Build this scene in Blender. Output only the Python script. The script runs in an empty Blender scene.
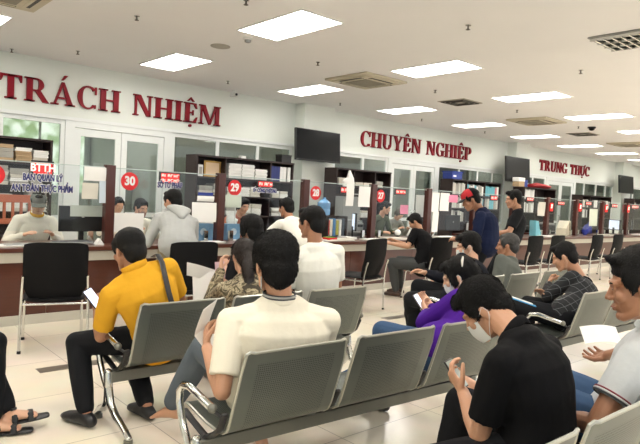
import bpy, bmesh, math, random
from mathutils import Vector, Matrix, Euler, noise
random.seed(7)
S = bpy.context.scene
COL = S.collection
PI = math.pi
V = Vector

# ------------------------------------------------------------------ camera frame
FPX, CX, CY, EYE = 590.0, 320.0, 222.0, 1.5
_v1 = V((663, 7, FPX)).normalized()
_v2 = V((-525, -54, FPX)); _v2 = (_v2 - _v1 * _v2.dot(_v1)).normalized()
_v3 = _v1.cross(_v2)
def _ray(px, py):
    d = V((px - CX, py - CY, FPX)); return V((d.dot(_v1), d.dot(_v2), d.dot(_v3)))
def at(px, py, Y):            # a point of the room in the plane y = Y
    r = _ray(px, py); return V((0, 0, EYE)) + r * (Y / r.y)
def atz(px, py, z):
    r = _ray(px, py); return V((0, 0, EYE)) + r * ((z - EYE) / r.z)
cam_d = bpy.data.cameras.new('camera'); cam = bpy.data.objects.new('camera', cam_d); COL.objects.link(cam)
M = Matrix(((_v1.x, -_v1.y, -_v1.z), (_v2.x, -_v2.y, -_v2.z), (_v3.x, -_v3.y, -_v3.z))).to_4x4()
M.translation = V((0, 0, EYE)); cam.matrix_world = M
cam_d.sensor_width = 36; cam_d.lens = FPX / 640 * 36; cam_d.clip_start = .05; cam_d.clip_end = 100
S.camera = cam

# ------------------------------------------------------------------ materials
def nodes(name):
    m = bpy.data.materials.new(name); m.use_nodes = True
    nt = m.node_tree; b = nt.nodes['Principled BSDF']; return m, nt, b
def rgb(r, g, b): 
    f = lambda c: ((c / 255 + .055) / 1.055) ** 2.4 if c > 10 else c / 255 / 12.92
    return (f(r), f(g), f(b), 1)
MATS = {}
def mat(name, col, rough=.6, metal=0., var=.08, scale=6., bump=0., bscale=60., emit=0., spec=.5, stretch=None, coat=0.):
    if name in MATS: return MATS[name]
    m, nt, b = nodes(name); MATS[name] = m
    c = rgb(*col)
    tc = nt.nodes.new('ShaderNodeTexCoord'); mp = nt.nodes.new('ShaderNodeMapping')
    nt.links.new(tc.outputs['Object'], mp.inputs[0])
    if stretch: mp.inputs['Scale'].default_value = stretch
    nz = nt.nodes.new('ShaderNodeTexNoise'); nz.inputs['Scale'].default_value = scale; nz.inputs['Detail'].default_value = 3
    nt.links.new(mp.outputs[0], nz.inputs['Vector'])
    mx = nt.nodes.new('ShaderNodeMix'); mx.data_type = 'RGBA'
    mx.inputs['A'].default_value = [x * (1 - var) for x in c[:3]] + [1]
    mx.inputs['B'].default_value = [min(1, x * (1 + var)) for x in c[:3]] + [1]
    nt.links.new(nz.outputs['Fac'], mx.inputs['Factor']); nt.links.new(mx.outputs['Result'], b.inputs['Base Color'])
    b.inputs['Roughness'].default_value = rough; b.inputs['Metallic'].default_value = metal
    b.inputs['Specular IOR Level'].default_value = spec
    if coat: b.inputs['Coat Weight'].default_value = coat; b.inputs['Coat Roughness'].default_value = .08
    if bump:
        n2 = nt.nodes.new('ShaderNodeTexNoise'); n2.inputs['Scale'].default_value = bscale; n2.inputs['Detail'].default_value = 4
        nt.links.new(mp.outputs[0], n2.inputs['Vector'])
        bp = nt.nodes.new('ShaderNodeBump'); bp.inputs['Strength'].default_value = bump; bp.inputs['Distance'].default_value = .01
        nt.links.new(n2.outputs['Fac'], bp.inputs['Height']); nt.links.new(bp.outputs[0], b.inputs['Normal'])
    if emit:
        b.inputs['Emission Color'].default_value = c; b.inputs['Emission Strength'].default_value = emit
    return m
def glassy(name, tint, alpha, rough=.05):
    m = bpy.data.materials.new(name); m.use_nodes = True; nt = m.node_tree; nt.nodes.clear()
    o = nt.nodes.new('ShaderNodeOutputMaterial'); t = nt.nodes.new('ShaderNodeBsdfTransparent'); t.inputs[0].default_value = rgb(*tint)
    g = nt.nodes.new('ShaderNodeBsdfGlossy'); g.inputs['Roughness'].default_value = rough; g.inputs[0].default_value = (.95, .97, .96, 1)
    lw = nt.nodes.new('ShaderNodeLayerWeight'); lw.inputs[0].default_value = .5
    pw = nt.nodes.new('ShaderNodeMath'); pw.operation = 'POWER'; pw.inputs[1].default_value = 4.5; nt.links.new(lw.outputs['Facing'], pw.inputs[0])
    fr = nt.nodes.new('ShaderNodeMath'); fr.operation = 'MULTIPLY'; fr.inputs[1].default_value = .45; nt.links.new(pw.outputs[0], fr.inputs[0])
    ad = nt.nodes.new('ShaderNodeMath'); ad.operation = 'ADD'; ad.use_clamp = True; ad.inputs[1].default_value = alpha
    mx = nt.nodes.new('ShaderNodeMixShader')
    nt.links.new(fr.outputs[0], ad.inputs[0]); nt.links.new(ad.outputs[0], mx.inputs[0]); nt.links.new(t.outputs[0], mx.inputs[1]); nt.links.new(g.outputs[0], mx.inputs[2])
    nt.links.new(mx.outputs[0], o.inputs[0]); MATS[name] = m; return m
def emis(name, col, st):
    m, nt, b = nodes(name); b.inputs['Base Color'].default_value = (.8, .8, .8, 1)
    b.inputs['Emission Color'].default_value = rgb(*col); b.inputs['Emission Strength'].default_value = st; MATS[name] = m; return m

# floor: large glossy cream tiles with fine joints
def floor_mat():
    m, nt, b = nodes('cream_floor_tiles')
    tc = nt.nodes.new('ShaderNodeTexCoord'); br = nt.nodes.new('ShaderNodeTexBrick')
    br.offset = 0; br.inputs['Scale'].default_value = 1; br.inputs['Brick Width'].default_value = .85; br.inputs['Row Height'].default_value = .85
    br.inputs['Mortar Size'].default_value = .003; br.inputs['Mortar Smooth'].default_value = .2
    br.inputs['Color1'].default_value = rgb(226, 216, 196); br.inputs['Color2'].default_value = rgb(221, 211, 191); br.inputs['Mortar'].default_value = rgb(165, 155, 138)
    nt.links.new(tc.outputs['Object'], br.inputs['Vector'])
    nz = nt.nodes.new('ShaderNodeTexNoise'); nz.inputs['Scale'].default_value = 2.2; nz.inputs['Detail'].default_value = 6
    nt.links.new(tc.outputs['Object'], nz.inputs['Vector'])
    mx = nt.nodes.new('ShaderNodeMix'); mx.data_type = 'RGBA'; mx.blend_type = 'MULTIPLY'; mx.inputs['Factor'].default_value = .22
    nt.links.new(br.outputs['Color'], mx.inputs['A']); nt.links.new(nz.outputs['Color'], mx.inputs['B'])
    hs = nt.nodes.new('ShaderNodeHueSaturation'); hs.inputs['Saturation'].default_value = .9; hs.inputs['Value'].default_value = 1.32
    nt.links.new(mx.outputs['Result'], hs.inputs['Color']); nt.links.new(hs.outputs[0], b.inputs['Base Color'])
    b.inputs['Roughness'].default_value = .16; b.inputs['Specular IOR Level'].default_value = .5
    return m
# perforated steel of the waiting benches: dots of holes inside a plain border
def perf_mat():
    m, nt, b = nodes('perforated_grey_steel')
    tc = nt.nodes.new('ShaderNodeTexCoord'); uv = nt.nodes.new('ShaderNodeUVMap')
    def math_(op, a, bb=None, clamp=False):
        n = nt.nodes.new('ShaderNodeMath'); n.operation = op; n.use_clamp = clamp
        for i, x in enumerate((a, bb)):
            if x is None: continue
            if isinstance(x, (int, float)): n.inputs[i].default_value = x
            else: nt.links.new(x, n.inputs[i])
        return n.outputs[0]
    sp = nt.nodes.new('ShaderNodeSeparateXYZ'); nt.links.new(uv.outputs[0], sp.inputs[0])
    u, v = sp.outputs[0], sp.outputs[1]          # metres on the sheet
    fx = math_('SUBTRACT', math_('FRACT', math_('MULTIPLY', u, 95)), .5); fy = math_('SUBTRACT', math_('FRACT', math_('MULTIPLY', v, 95)), .5)
    d = math_('SQRT', math_('ADD', math_('MULTIPLY', fx, fx), math_('MULTIPLY', fy, fy)))
    dot = math_('LESS_THAN', d, .30)
    inx = math_('LESS_THAN', math_('ABSOLUTE', u), .225)
    iny = math_('MULTIPLY', math_('GREATER_THAN', v, .07), math_('LESS_THAN', v, .90))
    fac = math_('MULTIPLY', dot, math_('MULTIPLY', inx, iny))
    nz = nt.nodes.new('ShaderNodeTexNoise'); nz.inputs['Scale'].default_value = 4; nt.links.new(tc.outputs['Object'], nz.inputs['Vector'])
    cr = nt.nodes.new('ShaderNodeMix'); cr.data_type = 'RGBA'; cr.inputs['A'].default_value = rgb(102, 108, 103); cr.inputs['B'].default_value = rgb(116, 121, 115)
    nt.links.new(nz.outputs['Fac'], cr.inputs['Factor'])
    mx = nt.nodes.new('ShaderNodeMix'); mx.data_type = 'RGBA'; mx.inputs['B'].default_value = rgb(62, 65, 62)
    nt.links.new(fac, mx.inputs['Factor']); nt.links.new(cr.outputs['Result'], mx.inputs['A']); nt.links.new(mx.outputs['Result'], b.inputs['Base Color'])
    b.inputs['Metallic'].default_value = .55; b.inputs['Roughness'].default_value = .36
    return m
def check_mat(name, base, line, w=.055, t=.05):      # windowpane check cloth
    m, nt, b = nodes(name); tc = nt.nodes.new('ShaderNodeTexCoord')
    mp = nt.nodes.new('ShaderNodeMapping'); mp.inputs['Rotation'].default_value = (.35, .3, .5); nt.links.new(tc.outputs['Object'], mp.inputs[0])
    sp = nt.nodes.new('ShaderNodeSeparateXYZ'); nt.links.new(mp.outputs[0], sp.inputs[0]); outs = []
    for i in (0, 2):
        a = nt.nodes.new('ShaderNodeMath'); a.operation = 'DIVIDE'; a.inputs[1].default_value = w; nt.links.new(sp.outputs[i], a.inputs[0])
        f = nt.nodes.new('ShaderNodeMath'); f.operation = 'FRACT'; nt.links.new(a.outputs[0], f.inputs[0])
        l = nt.nodes.new('ShaderNodeMath'); l.operation = 'LESS_THAN'; l.inputs[1].default_value = t; nt.links.new(f.outputs[0], l.inputs[0]); outs.append(l.outputs[0])
    mxm = nt.nodes.new('ShaderNodeMath'); mxm.operation = 'MAXIMUM'; nt.links.new(outs[0], mxm.inputs[0]); nt.links.new(outs[1], mxm.inputs[1])
    mx = nt.nodes.new('ShaderNodeMix'); mx.data_type = 'RGBA'; mx.inputs['A'].default_value = rgb(*base); mx.inputs['B'].default_value = rgb(*line)
    nt.links.new(mxm.outputs[0], mx.inputs['Factor']); nt.links.new(mx.outputs['Result'], b.inputs['Base Color']); b.inputs['Roughness'].default_value = .85; MATS[name] = m; return m
def camo_mat(name='camouflage_cloth'):
    m, nt, b = nodes(name); tc = nt.nodes.new('ShaderNodeTexCoord')
    nz = nt.nodes.new('ShaderNodeTexNoise'); nz.inputs['Scale'].default_value = 16; nz.inputs['Detail'].default_value = 2; nz.inputs['Distortion'].default_value = 1.5
    nt.links.new(tc.outputs['Object'], nz.inputs['Vector']); cr = nt.nodes.new('ShaderNodeValToRGB'); cr.color_ramp.interpolation = 'CONSTANT'
    e = cr.color_ramp.elements; e[0].position = 0; e[0].color = rgb(62, 55, 42); e[1].position = .43; e[1].color = rgb(128, 116, 92)
    e.new(.52).color = rgb(176, 164, 136); e.new(.6).color = rgb(92, 84, 62)
    nt.links.new(nz.outputs['Fac'], cr.inputs[0]); nt.links.new(cr.outputs[0], b.inputs['Base Color']); b.inputs['Roughness'].default_value = .85; MATS[name] = m; return m

FLOOR = floor_mat(); PERF = perf_mat(); CHECK = check_mat('black_check_cloth', (30, 31, 34), (105, 108, 112)); CAMO = camo_mat()
CEIL = mat('painted_ceiling', (244, 243, 243), .9, var=.02, scale=1.5)
WALL = mat('painted_wall', (232, 237, 230), .75, var=.02, scale=2)
ALU = mat('white_window_frame', (236, 240, 238), .4, var=.02)
GLASS = glassy('window_glass', (222, 228, 226), .05, .03)
ACRY = glassy('acrylic', (250, 252, 252), .02, .06)
WOODRED = mat('red_brown_veneer', (84, 44, 31), .32, var=.22, scale=5, stretch=(1, 6, 14), coat=.35)
WOODDK = mat('dark_brown_veneer', (72, 32, 24), .35, var=.2, scale=5, stretch=(6, 6, 1), coat=.3)
CABD = mat('black_brown_cabinet', (44, 30, 28), .5, var=.2, scale=5)
BAND = mat('cream_counter_band', (184, 178, 164), .5)
CHROME = mat('polished_chrome', (205, 207, 205), .12, metal=1, var=.03)
STEELB = mat('grey_painted_steel', (120, 121, 113), .4, metal=.5)
RIM = mat('satin_steel_rim', (178, 178, 168), .3, metal=.6)
BLKPL = mat('black_plastic', (22, 22, 24), .4)
BLKMESH = mat('black_mesh_cloth', (13, 13, 15), .7, bump=.3, bscale=400, spec=.2)
SCRN = mat('dark_screen_glass', (9, 13, 16), .3, spec=.18, var=.3, scale=2)
PAPER = mat('white_paper', (240, 240, 236), .7, var=.03)
PAPER2 = mat('offwhite_paper', (214, 210, 198), .8, var=.06)
RED = mat('crimson_letter', (138, 14, 32), .5, spec=.25)
REDD = mat('red_disc', (214, 30, 36), .4)
WHITEP = mat('white_plastic', (235, 235, 232), .4)
GREYP = mat('grey_plastic', (150, 152, 150), .5)
BEIGEP = mat('beige_plastic', (206, 198, 176), .5)
BLUE = mat('blue_plastic', (44, 66, 150), .45)
NAVYL = mat('navy_lettering', (58, 62, 120), .5)
LED = emis('red_led', (255, 20, 14), .55); MATS['red_led'].node_tree.nodes['Principled BSDF'].inputs['Base Color'].default_value = (.3, .01, .01, 1); LEDT = emis('led_text', (255, 170, 150), 1.0)
TUBE = emis('lamp_glow', (255, 250, 242), 9.5)
PHONE = emis('phone_screen', (190, 205, 240), 1.0)
MON = emis('monitor_screen', (190, 205, 225), .6)

# ------------------------------------------------------------------ mesh building
class MB:
    def __init__(s): s.bm = bmesh.new()
    def box(s, c, d, rot=None, taper=None):
        m = Matrix.Translation(V(c)) @ (Euler(rot).to_matrix().to_4x4() if rot else Matrix.Identity(4)) @ Matrix.Diagonal((d[0], d[1], d[2], 1))
        r = bmesh.ops.create_cube(s.bm, size=1, matrix=m); return s
    def bb(s, x0, x1, y0, y1, z0, z1): return s.box(((x0 + x1) / 2, (y0 + y1) / 2, (z0 + z1) / 2), (abs(x1 - x0), abs(y1 - y0), abs(z1 - z0)))
    def loft(s, pts, rad, side=V((1, 0, 0)), n=12, caps=True, round_=True):
        pts = [V(p) for p in pts]; rad = [(r, r) if isinstance(r, (int, float)) else r for r in rad]
        if round_:
            d0 = (pts[0] - pts[1]).normalized(); d1 = (pts[-1] - pts[-2]).normalized(); r0, r1 = rad[0], rad[-1]
            h0, h1 = min(r0), min(r1)
            a = [(pts[0] + d0 * h0 * math.sin(t), (r0[0] * math.cos(t), r0[1] * math.cos(t))) for t in (1.35, .95, .5)]
            b = [(pts[-1] + d1 * h1 * math.sin(t), (r1[0] * math.cos(t), r1[1] * math.cos(t))) for t in (.5, .95, 1.35)]
            pts = [x[0] for x in a] + pts + [x[0] for x in b]; rad = [x[1] for x in a] + rad + [x[1] for x in b]
        rings = []; side = V(side)
        for i, p in enumerate(pts):
            t = (pts[min(i + 1, len(pts) - 1)] - pts[max(i - 1, 0)]).normalized()
            u = side - t * side.dot(t)
            if u.length < .05: u = t.orthogonal()
            u.normalize(); w = t.cross(u); side = u
            rings.append([s.bm.verts.new(p + u * (rad[i][0] * math.cos(2 * PI * k / n)) + w * (rad[i][1] * math.sin(2 * PI * k / n))) for k in range(n)])
        for a, b in zip(rings, rings[1:]):
            for k in range(n): s.bm.faces.new((a[k], a[(k + 1) % n], b[(k + 1) % n], b[k]))
        if caps:
            s.bm.faces.new(rings[0][::-1]); s.bm.faces.new(rings[-1])
        return s
    def bar(s, a, b, r, n=10): return s.loft([a, b], [r, r], n=n, round_=False)
    def tube(s, pts, r, n=8, sub=4):
        pts = [V(p) for p in pts]; out = []
        for i in range(len(pts) - 1):
            p0 = pts[max(i - 1, 0)]; p1 = pts[i]; p2 = pts[i + 1]; p3 = pts[min(i + 2, len(pts) - 1)]
            for k in range(sub):
                t = k / sub
                out.append(.5 * ((2 * p1) + (p2 - p0) * t + (2 * p0 - 5 * p1 + 4 * p2 - p3) * t * t + (3 * p1 - p0 - 3 * p2 + p3) * t ** 3))
        out.append(pts[-1]); return s.loft(out, [r] * len(out), n=n, round_=False)
    def ell(s, c, r, rot=None, sub=16):
        m = Matrix.Translation(V(c)) @ (rot.to_4x4() if rot is not None else Matrix.Identity(4)) @ Matrix.Diagonal((r[0], r[1], r[2], 1))
        bmesh.ops.create_uvsphere(s.bm, u_segments=sub, v_segments=max(6, sub * 2 // 3), radius=1, matrix=m); return s
    def cyl(s, c, r, h, n=24, axis='z'):
        rot = {'z': Matrix.Identity(4), 'y': Matrix.Rotation(PI / 2, 4, 'X'), 'x': Matrix.Rotation(PI / 2, 4, 'Y')}[axis]
        bmesh.ops.create_cone(s.bm, cap_ends=True, segments=n, radius1=r, radius2=r, depth=h, matrix=Matrix.Translation(V(c)) @ rot); return s
    def lathe(s, prof, c=(0, 0, 0), n=20):
        rings = [[s.bm.verts.new(V(c) + V((r * math.cos(2 * PI * k / n), r * math.sin(2 * PI * k / n), z))) for k in range(n)] for r, z in prof]
        for a, b in zip(rings, rings[1:]):
            for k in range(n): s.bm.faces.new((a[k], a[(k + 1) % n], b[(k + 1) % n], b[k]))
        s.bm.faces.new(rings[0][::-1]); s.bm.faces.new(rings[-1]); return s
    def prism(s, poly, y0, y1, o=(0, 0)):          # polygon in x,z thickened along y
        a = [s.bm.verts.new((x + o[0], y0, z + o[1])) for x, z in poly]; b = [s.bm.verts.new((x + o[0], y1, z + o[1])) for x, z in poly]
        n = len(poly); s.bm.faces.new(a); s.bm.faces.new(b[::-1])
        for k in range(n): s.bm.faces.new((a[k], b[k], b[(k + 1) % n], a[(k + 1) % n]))
        return s
    def sheet(s, fn, nu, nv, th):                  # a thick bent sheet: fn(u,v) -> point
        g = [[s.bm.verts.new(fn(i / nu, j / nv)) for j in range(nv + 1)] for i in range(nu + 1)]
        fs = [s.bm.faces.new((g[i][j], g[i + 1][j], g[i + 1][j + 1], g[i][j + 1])) for i in range(nu) for j in range(nv)]
        bmesh.ops.recalc_face_normals(s.bm, faces=fs)
        bmesh.ops.solidify(s.bm, geom=fs, thickness=th); return s
    def mesh(s, name, smooth=True):
        bmesh.ops.recalc_face_normals(s.bm, faces=s.bm.faces)
        me = bpy.data.meshes.new(name); s.bm.to_mesh(me); s.bm.free()
        if smooth:
            me.polygons.foreach_set('use_smooth', [True] * len(me.polygons))
            try: me.set_sharp_from_angle(angle=math.radians(38))
            except Exception: pass
        return me
def link(name, me, m, parent=None, loc=None, rot=None):
    o = bpy.data.objects.new(name, me); COL.objects.link(o)
    if m is not None: me.materials.clear(); me.materials.append(m)
    if parent: o.parent = parent
    if loc is not None: o.location = loc
    if rot is not None: o.rotation_euler = rot
    return o
def obj(name, mb, m, parent=None, loc=None, rot=None, bevel=0, smooth=True):
    o = link(name, mb.mesh(name, smooth), m, parent, loc, rot)
    if bevel:
        b = o.modifiers.new('bevel', 'BEVEL'); b.width = bevel; b.segments = 2; b.limit_method = 'ANGLE'; b.angle_limit = .6
    return o
def tag(o, label, cat, group=None):
    o['label'] = label; o['category'] = cat
    if group: o['group'] = group
    return o
def thing(name, label, cat, loc=(0, 0, 0), rotz=0, group=None):
    o = bpy.data.objects.new(name, None); COL.objects.link(o); o.location = loc; o.rotation_euler = (0, 0, rotz); o.empty_display_size = .1
    return tag(o, label, cat, group)
def struct(name, mb, m, bevel=0):
    o = obj(name, mb, m, bevel=bevel); o['kind'] = 'structure'; return o
def dup(root, loc, rotz=None, label=None, group=None):
    r = root.copy(); COL.objects.link(r); r.location = loc
    if rotz is not None: r.rotation_euler = (0, 0, rotz)
    if label: r['label'] = label
    if group: r['group'] = group
    for ch in list(root.children):
        c = ch.copy(); COL.objects.link(c); c.parent = r
        for g in ch.children:
            d = g.copy(); COL.objects.link(d); d.parent = c
    return r
def text_mesh(body, size, ext=.003, bold=0., sx=1.):
    cu = bpy.data.curves.new('lettering', 'FONT'); cu.body = body; cu.size = size; cu.extrude = ext; cu.offset = bold
    cu.align_x = 'CENTER'; cu.align_y = 'CENTER'; cu.resolution_u = 3
    o = bpy.data.objects.new('lettering', cu); COL.objects.link(o)
    dg = bpy.context.evaluated_depsgraph_get(); me = bpy.data.meshes.new_from_object(o.evaluated_get(dg))
    bpy.data.objects.remove(o); bpy.data.curves.remove(cu)
    me.transform(Matrix.Rotation(PI / 2, 4, 'X') @ Matrix.Diagonal((sx, 1, 1, 1))); return me

# ------------------------------------------------------------------ the room
CH, WY = 3.4, 9.84
struct('floor', MB().bb(-4, 30, -5, 14.1, -.1, 0), FLOOR)
# white-on-dark threshold strips let into the floor
for a, b in ((1.44, 1.70), (1.71, 2.2)):
    struct('trim_1' if a < 1.5 else 'trim_2', MB().bb(a, b, 4.80, 4.93, -.01, .002), mat('dark_floor_strip', (112, 104, 94), .3))
p = atz(383, 318.5, 0); q = atz(404, 316, 0)
struct('trim_3', MB().bb(p.x, q.x + .25, 4.80, 4.93, -.01, .002), MATS['dark_floor_strip'])
struct('ceiling', MB().bb(-4, 30, -5, 14.1, CH, CH + .15), CEIL)
w = MB().bb(-4, 30, WY, WY + .18, 2.5, CH); struct('wall_back', w, WALL)
struct('trim_4', MB().bb(-4, 30, WY - .012, WY, 2.49, 2.545), ALU)
struct('wall_rear', MB().bb(-4, 30, 14, 14.1, 0, CH), mat('rear_room_wall', (222, 226, 222), .8, var=.15, scale=.6))
struct('wall_left', MB().bb(-4.1, -4, -5, 14.1, 0, CH), WALL)
struct('wall_right', MB().bb(30, 30.1, -5, 14.1, 0, CH), WALL)
cols = [(7.92, 8.78), (16.32, 17.15), (24.3, 25.15), (-.3, .55)]
for i, (a, b) in enumerate(cols):
    struct('wall_column_%s' % ('centre', 'right', 'far_right', 'left')[i], MB().bb(a, b, 9.53, 9.99, 0, CH), WALL)
    struct('baseboard_%s' % ('centre', 'right', 'far_right', 'left')[i], MB().bb(a - .01, b + .01, 9.515, 9.53, 0, .1), BAND)
# glazing between the room and the offices: frames, panes, door leaves
def glaze_window(n, x0, x1, mull, sill=.9):
    fr = MB(); z1 = 2.49; y0, y1 = WY + .02, WY + .08
    fr.bb(x0, x1, y0, y1, z1 - .07, z1); fr.bb(x0, x1, y0, y1, sill, sill + .06)
    for x in [x0 + .03, x1 - .03] + mull: fr.bb(x - .035, x + .035, y0, y1, sill + .06, z1 - .07)
    f = struct('window_%d' % n, fr, ALU)
    obj('sill_wall', MB().bb(x0, x1, WY, WY + .12, 0, sill), WALL, f)
    xs = [x0 + .06] + [v for m_ in mull for v in (m_ - .035, m_ + .035)] + [x1 - .06]
    for a, b in zip(xs[::2], xs[1::2]): obj('pane', MB().bb(a, b, WY + .045, WY + .051, sill + .06, z1 - .07), GLASS, f)
def glaze_door(n, x0, x1):
    fr = MB(); y0, y1 = WY + .0, WY + .09
    fr.bb(x0, x0 + .15, y0, y1, 0, 2.49); fr.bb(x1 - .15, x1, y0, y1, 0, 2.49); fr.bb(x0 + .15, x1 - .15, y0, y1, 2.39, 2.49)
    f = struct('door_%d' % n, fr, ALU); xm = (x0 + x1) / 2
    for a, b, hx in ((x0 + .155, xm - .004, xm - .07), (xm + .004, x1 - .155, xm + .07)):
        l = MB(); l.bb(a, a + .1, y0 + .02, y1 - .02, .01, 2.38).bb(b - .1, b, y0 + .02, y1 - .02, .01, 2.38).bb(a + .1, b - .1, y0 + .02, y1 - .02, 2.26, 2.38).bb(a + .1, b - .1, y0 + .02, y1 - .02, .01, .3).bb(a + .1, b - .1, y0 + .02, y1 - .02, .95, 1.03)
        lf = obj('door_leaf', l, ALU, f)
        obj('pane', MB().bb(a + .1, b - .1, y0 + .04, y0 + .046, .3, .95).bb(a + .1, b - .1, y0 + .04, y0 + .046, 1.03, 2.26), GLASS, lf)
        obj('handle', MB().tube([(hx, y0 + .015, 1.0), (hx, y0 - .03, 1.02), (hx, y0 - .03, 1.2), (hx, y0 + .015, 1.22)], .01), CHROME, lf)
glaze_window(1, .55, 3.22, [2.29, 1.4]); glaze_door(1, 3.22, 5.09); glaze_window(2, 5.09, 7.9, [6.06, 7.0])
glaze_window(3, 8.80, 10.93, [9.12, 10.06]); glaze_door(2, 10.93, 12.95); glaze_window(4, 12.95, 16.3, [13.92, 14.83, 15.6])
glaze_window(5, 17.17, 18.86, [18.0]); glaze_door(3, 18.86, 21.0); glaze_window(6, 21.0, 24.28, [21.75, 22.75, 23.6]); glaze_window(7, 25.2, 29.9, [26.3, 27.5])
# the offices behind the glass: partition, windows to the garden, a beam
f = struct('window_8', MB().bb(3.05, 3.12, 13.93, 13.99, 1.2, 3.0).bb(5.0, 5.07, 13.93, 13.99, 1.2, 3.0).bb(3.12, 5.0, 13.93, 13.99, 1.2, 1.27).bb(3.12, 5.0, 13.93, 13.99, 2.93, 3.0).bb(4.0, 4.05, 13.93, 13.99, 1.27, 2.93), ALU)
def garden():
    m, nt, b = nodes('garden_light'); tc = nt.nodes.new('ShaderNodeTexCoord'); nz = nt.nodes.new('ShaderNodeTexNoise'); nz.inputs['Scale'].default_value = 3.5
    nt.links.new(tc.outputs['Object'], nz.inputs['Vector']); cr = nt.nodes.new('ShaderNodeValToRGB'); e = cr.color_ramp.elements
    e[0].position = .4; e[0].color = rgb(120, 150, 90); e[1].position = .6; e[1].color = rgb(235, 240, 225)
    nt.links.new(nz.outputs['Fac'], cr.inputs[0]); nt.links.new(cr.outputs[0], b.inputs['Emission Color']); b.inputs['Emission Strength'].default_value = 1.0; return m
obj('pane', MB().bb(3.12, 5.0, 13.97, 13.98, 1.27, 2.93), garden(), f)
PART = mat('grey_partition', (186, 186, 180), .6, var=.1)
struct('wall_partition', MB().bb(-3.9, 3.0, 11.2, 11.3, 0, 2.1).bb(4.35, 5.14, 11.6, 11.7, 0, 1.9).bb(5.3, 7.8, 10.6, 10.7, 0, 1.8).bb(16.8, 30, 11.5, 11.6, 0, CH), PART)
struct('wall_beam', MB().bb(-4, 30, 12.2, 12.5, 2.75, CH), mat('grey_beam', (120, 126, 128), .7))
struct('wall_cross', MB().bb(5.15, 5.27, 10.02, 14, 0, CH).bb(12.6, 12.72, 10.02, 14, 0, CH), PART)

# ------------------------------------------------------------------ ceiling fixtures
def lamp(lit=True, label='', loc=(0, 0)):
    t = thing('ceiling_light', label, 'ceiling light', (loc[0], loc[1], CH), 0, 'recessed fluorescent ceiling lights' if lit else None)
    w_, l_ = .60, 1.2
    fr = MB()
    for s in (-1, 1): fr.bb(s * w_ / 2 - .012, s * w_ / 2 + .012, -l_ / 2, l_ / 2, -.012, .0); fr.bb(-w_ / 2, w_ / 2, s * l_ / 2 - .012, s * l_ / 2 + .012, -.0125, -.0005)
    obj('frame', fr, WHITEP if lit else GREYP, t)
    if lit:
        obj('diffuser', MB().bb(-w_ / 2 + .012, w_ / 2 - .012, -l_ / 2 + .012, l_ / 2 - .012, -.006, -.001), TUBE, t)
        lv = MB()
        for k in range(-5, 6): lv.bb(-w_ / 2 + .012, w_ / 2 - .012, k * .105 - .003, k * .105 + .003, -.014, -.006)
        obj('louvre', lv, WHITEP, t)
    else:
        obj('reflector', MB().bb(-w_ / 2 + .012, w_ / 2 - .012, -l_ / 2 + .012, l_ / 2 - .012, -.003, -.001), mat('dull_reflector', (84, 88, 82), .3, metal=.8), t)
        for s in (-1, 0, 1):
            obj('tube', MB().bar((s * .185, -.56, -.016), (s * .185, .56, -.016), .011), mat('unlit_tube', (225, 228, 222), .3), t)
        lv = MB()
        for x in (-.28, -.095, .095, .28): lv.bb(x - .006, x + .006, -l_ / 2 + .012, l_ / 2 - .012, -.045, -.003)
        for k in range(-6, 7):
            for x in (-.187, 0, .187): lv.loft([(x - .085, k * .09, -.028), (x + .085, k * .09, -.028)], [(.020, .010)] * 2, side=V((0, 0, 1)), n=8, round_=False)
        obj('louvre', lv, CHROME, t)
    return t
L0 = lamp(True, 'lit recessed fluorescent panel light in the white ceiling', (4.18, 5.4))
for k in range(-2, 9):
    for y in (8.32, 5.4, 2.45, -.5, 11.3):  # last row: lamps added to brighten the offices behind the glass
        x = 4.18 + 2.71 * k + (.12 if y == 8.32 else 0)
        if (k, y) == (0, 5.4): continue
        if (k, y) == (1, 2.45): lamp(False, 'unlit recessed ceiling light showing its bare metal louvre grid, near top right', (6.87, 2.45)); continue
        if x < -2 or (y < 0 and k > 4) or (y > 10 and k % 2 == 0 and k > 2): continue
        dup(L0, (x, y, CH))
VENTM = mat('dark_vent', (70, 68, 62), .6)
def cassette(x, y, label):
    t = thing('air_conditioner', label, 'air conditioner', (x, y, CH))
    pn = MB(); pn.box((0, 0, -.018), (.95, .95, .035)); pn.box((0, 0, -.042), (.80, .80, .02)); obj('panel', pn, BEIGEP, t, bevel=.01)
    obj('intake_grille', MB().box((0, 0, -.055), (.46, .46, .012)), mat('ac_grille', (150, 145, 130), .7, bump=.6, bscale=120), t)
    for a in range(4):
        r = Matrix.Rotation(a * PI / 2, 3, 'Z'); c = r @ V((0, .335, -.053)); d = (.5, .07, .006) if a % 2 == 0 else (.07, .5, .006)
        fl = obj('outlet_slot', MB().box(c, d), VENTM, t)
        c2 = r @ V((0, .31, -.06)); obj('flap', MB().box(c2, (.48, .03, .008) if a % 2 == 0 else (.03, .48, .008)), BEIGEP, fl)
    return t
cassette(1.5, 6.72, 'square ceiling cassette air conditioner cut by the top left corner')
cassette(6.9, 6.80, 'square beige ceiling cassette air conditioner above the centre of the hall')
cassette(12.3, 6.75, 'square ceiling cassette air conditioner above the right-hand windows, partly hidden lamp beside')
cassette(17.7, 6.80, 'farthest square ceiling cassette air conditioner toward the right end')
def sprinkler(x, y, label):
    t = thing('sprinkler', label, 'sprinkler', (x, y, CH), 0, 'ceiling sprinkler heads')
    obj('escutcheon', MB().lathe([(.03, 0), (.03, -.006), (.012, -.012)]), CHROME, t)
    obj('head', MB().bar((0, 0, -.01), (0, 0, -.045), .009).cyl((0, 0, -.048), .024, .004, 12), mat('sprinkler_brass', (90, 84, 76), .4, metal=.7), t)
    return t
sp0 = sprinkler(2.85, 6.46, 'small sprinkler head on the ceiling')
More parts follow.
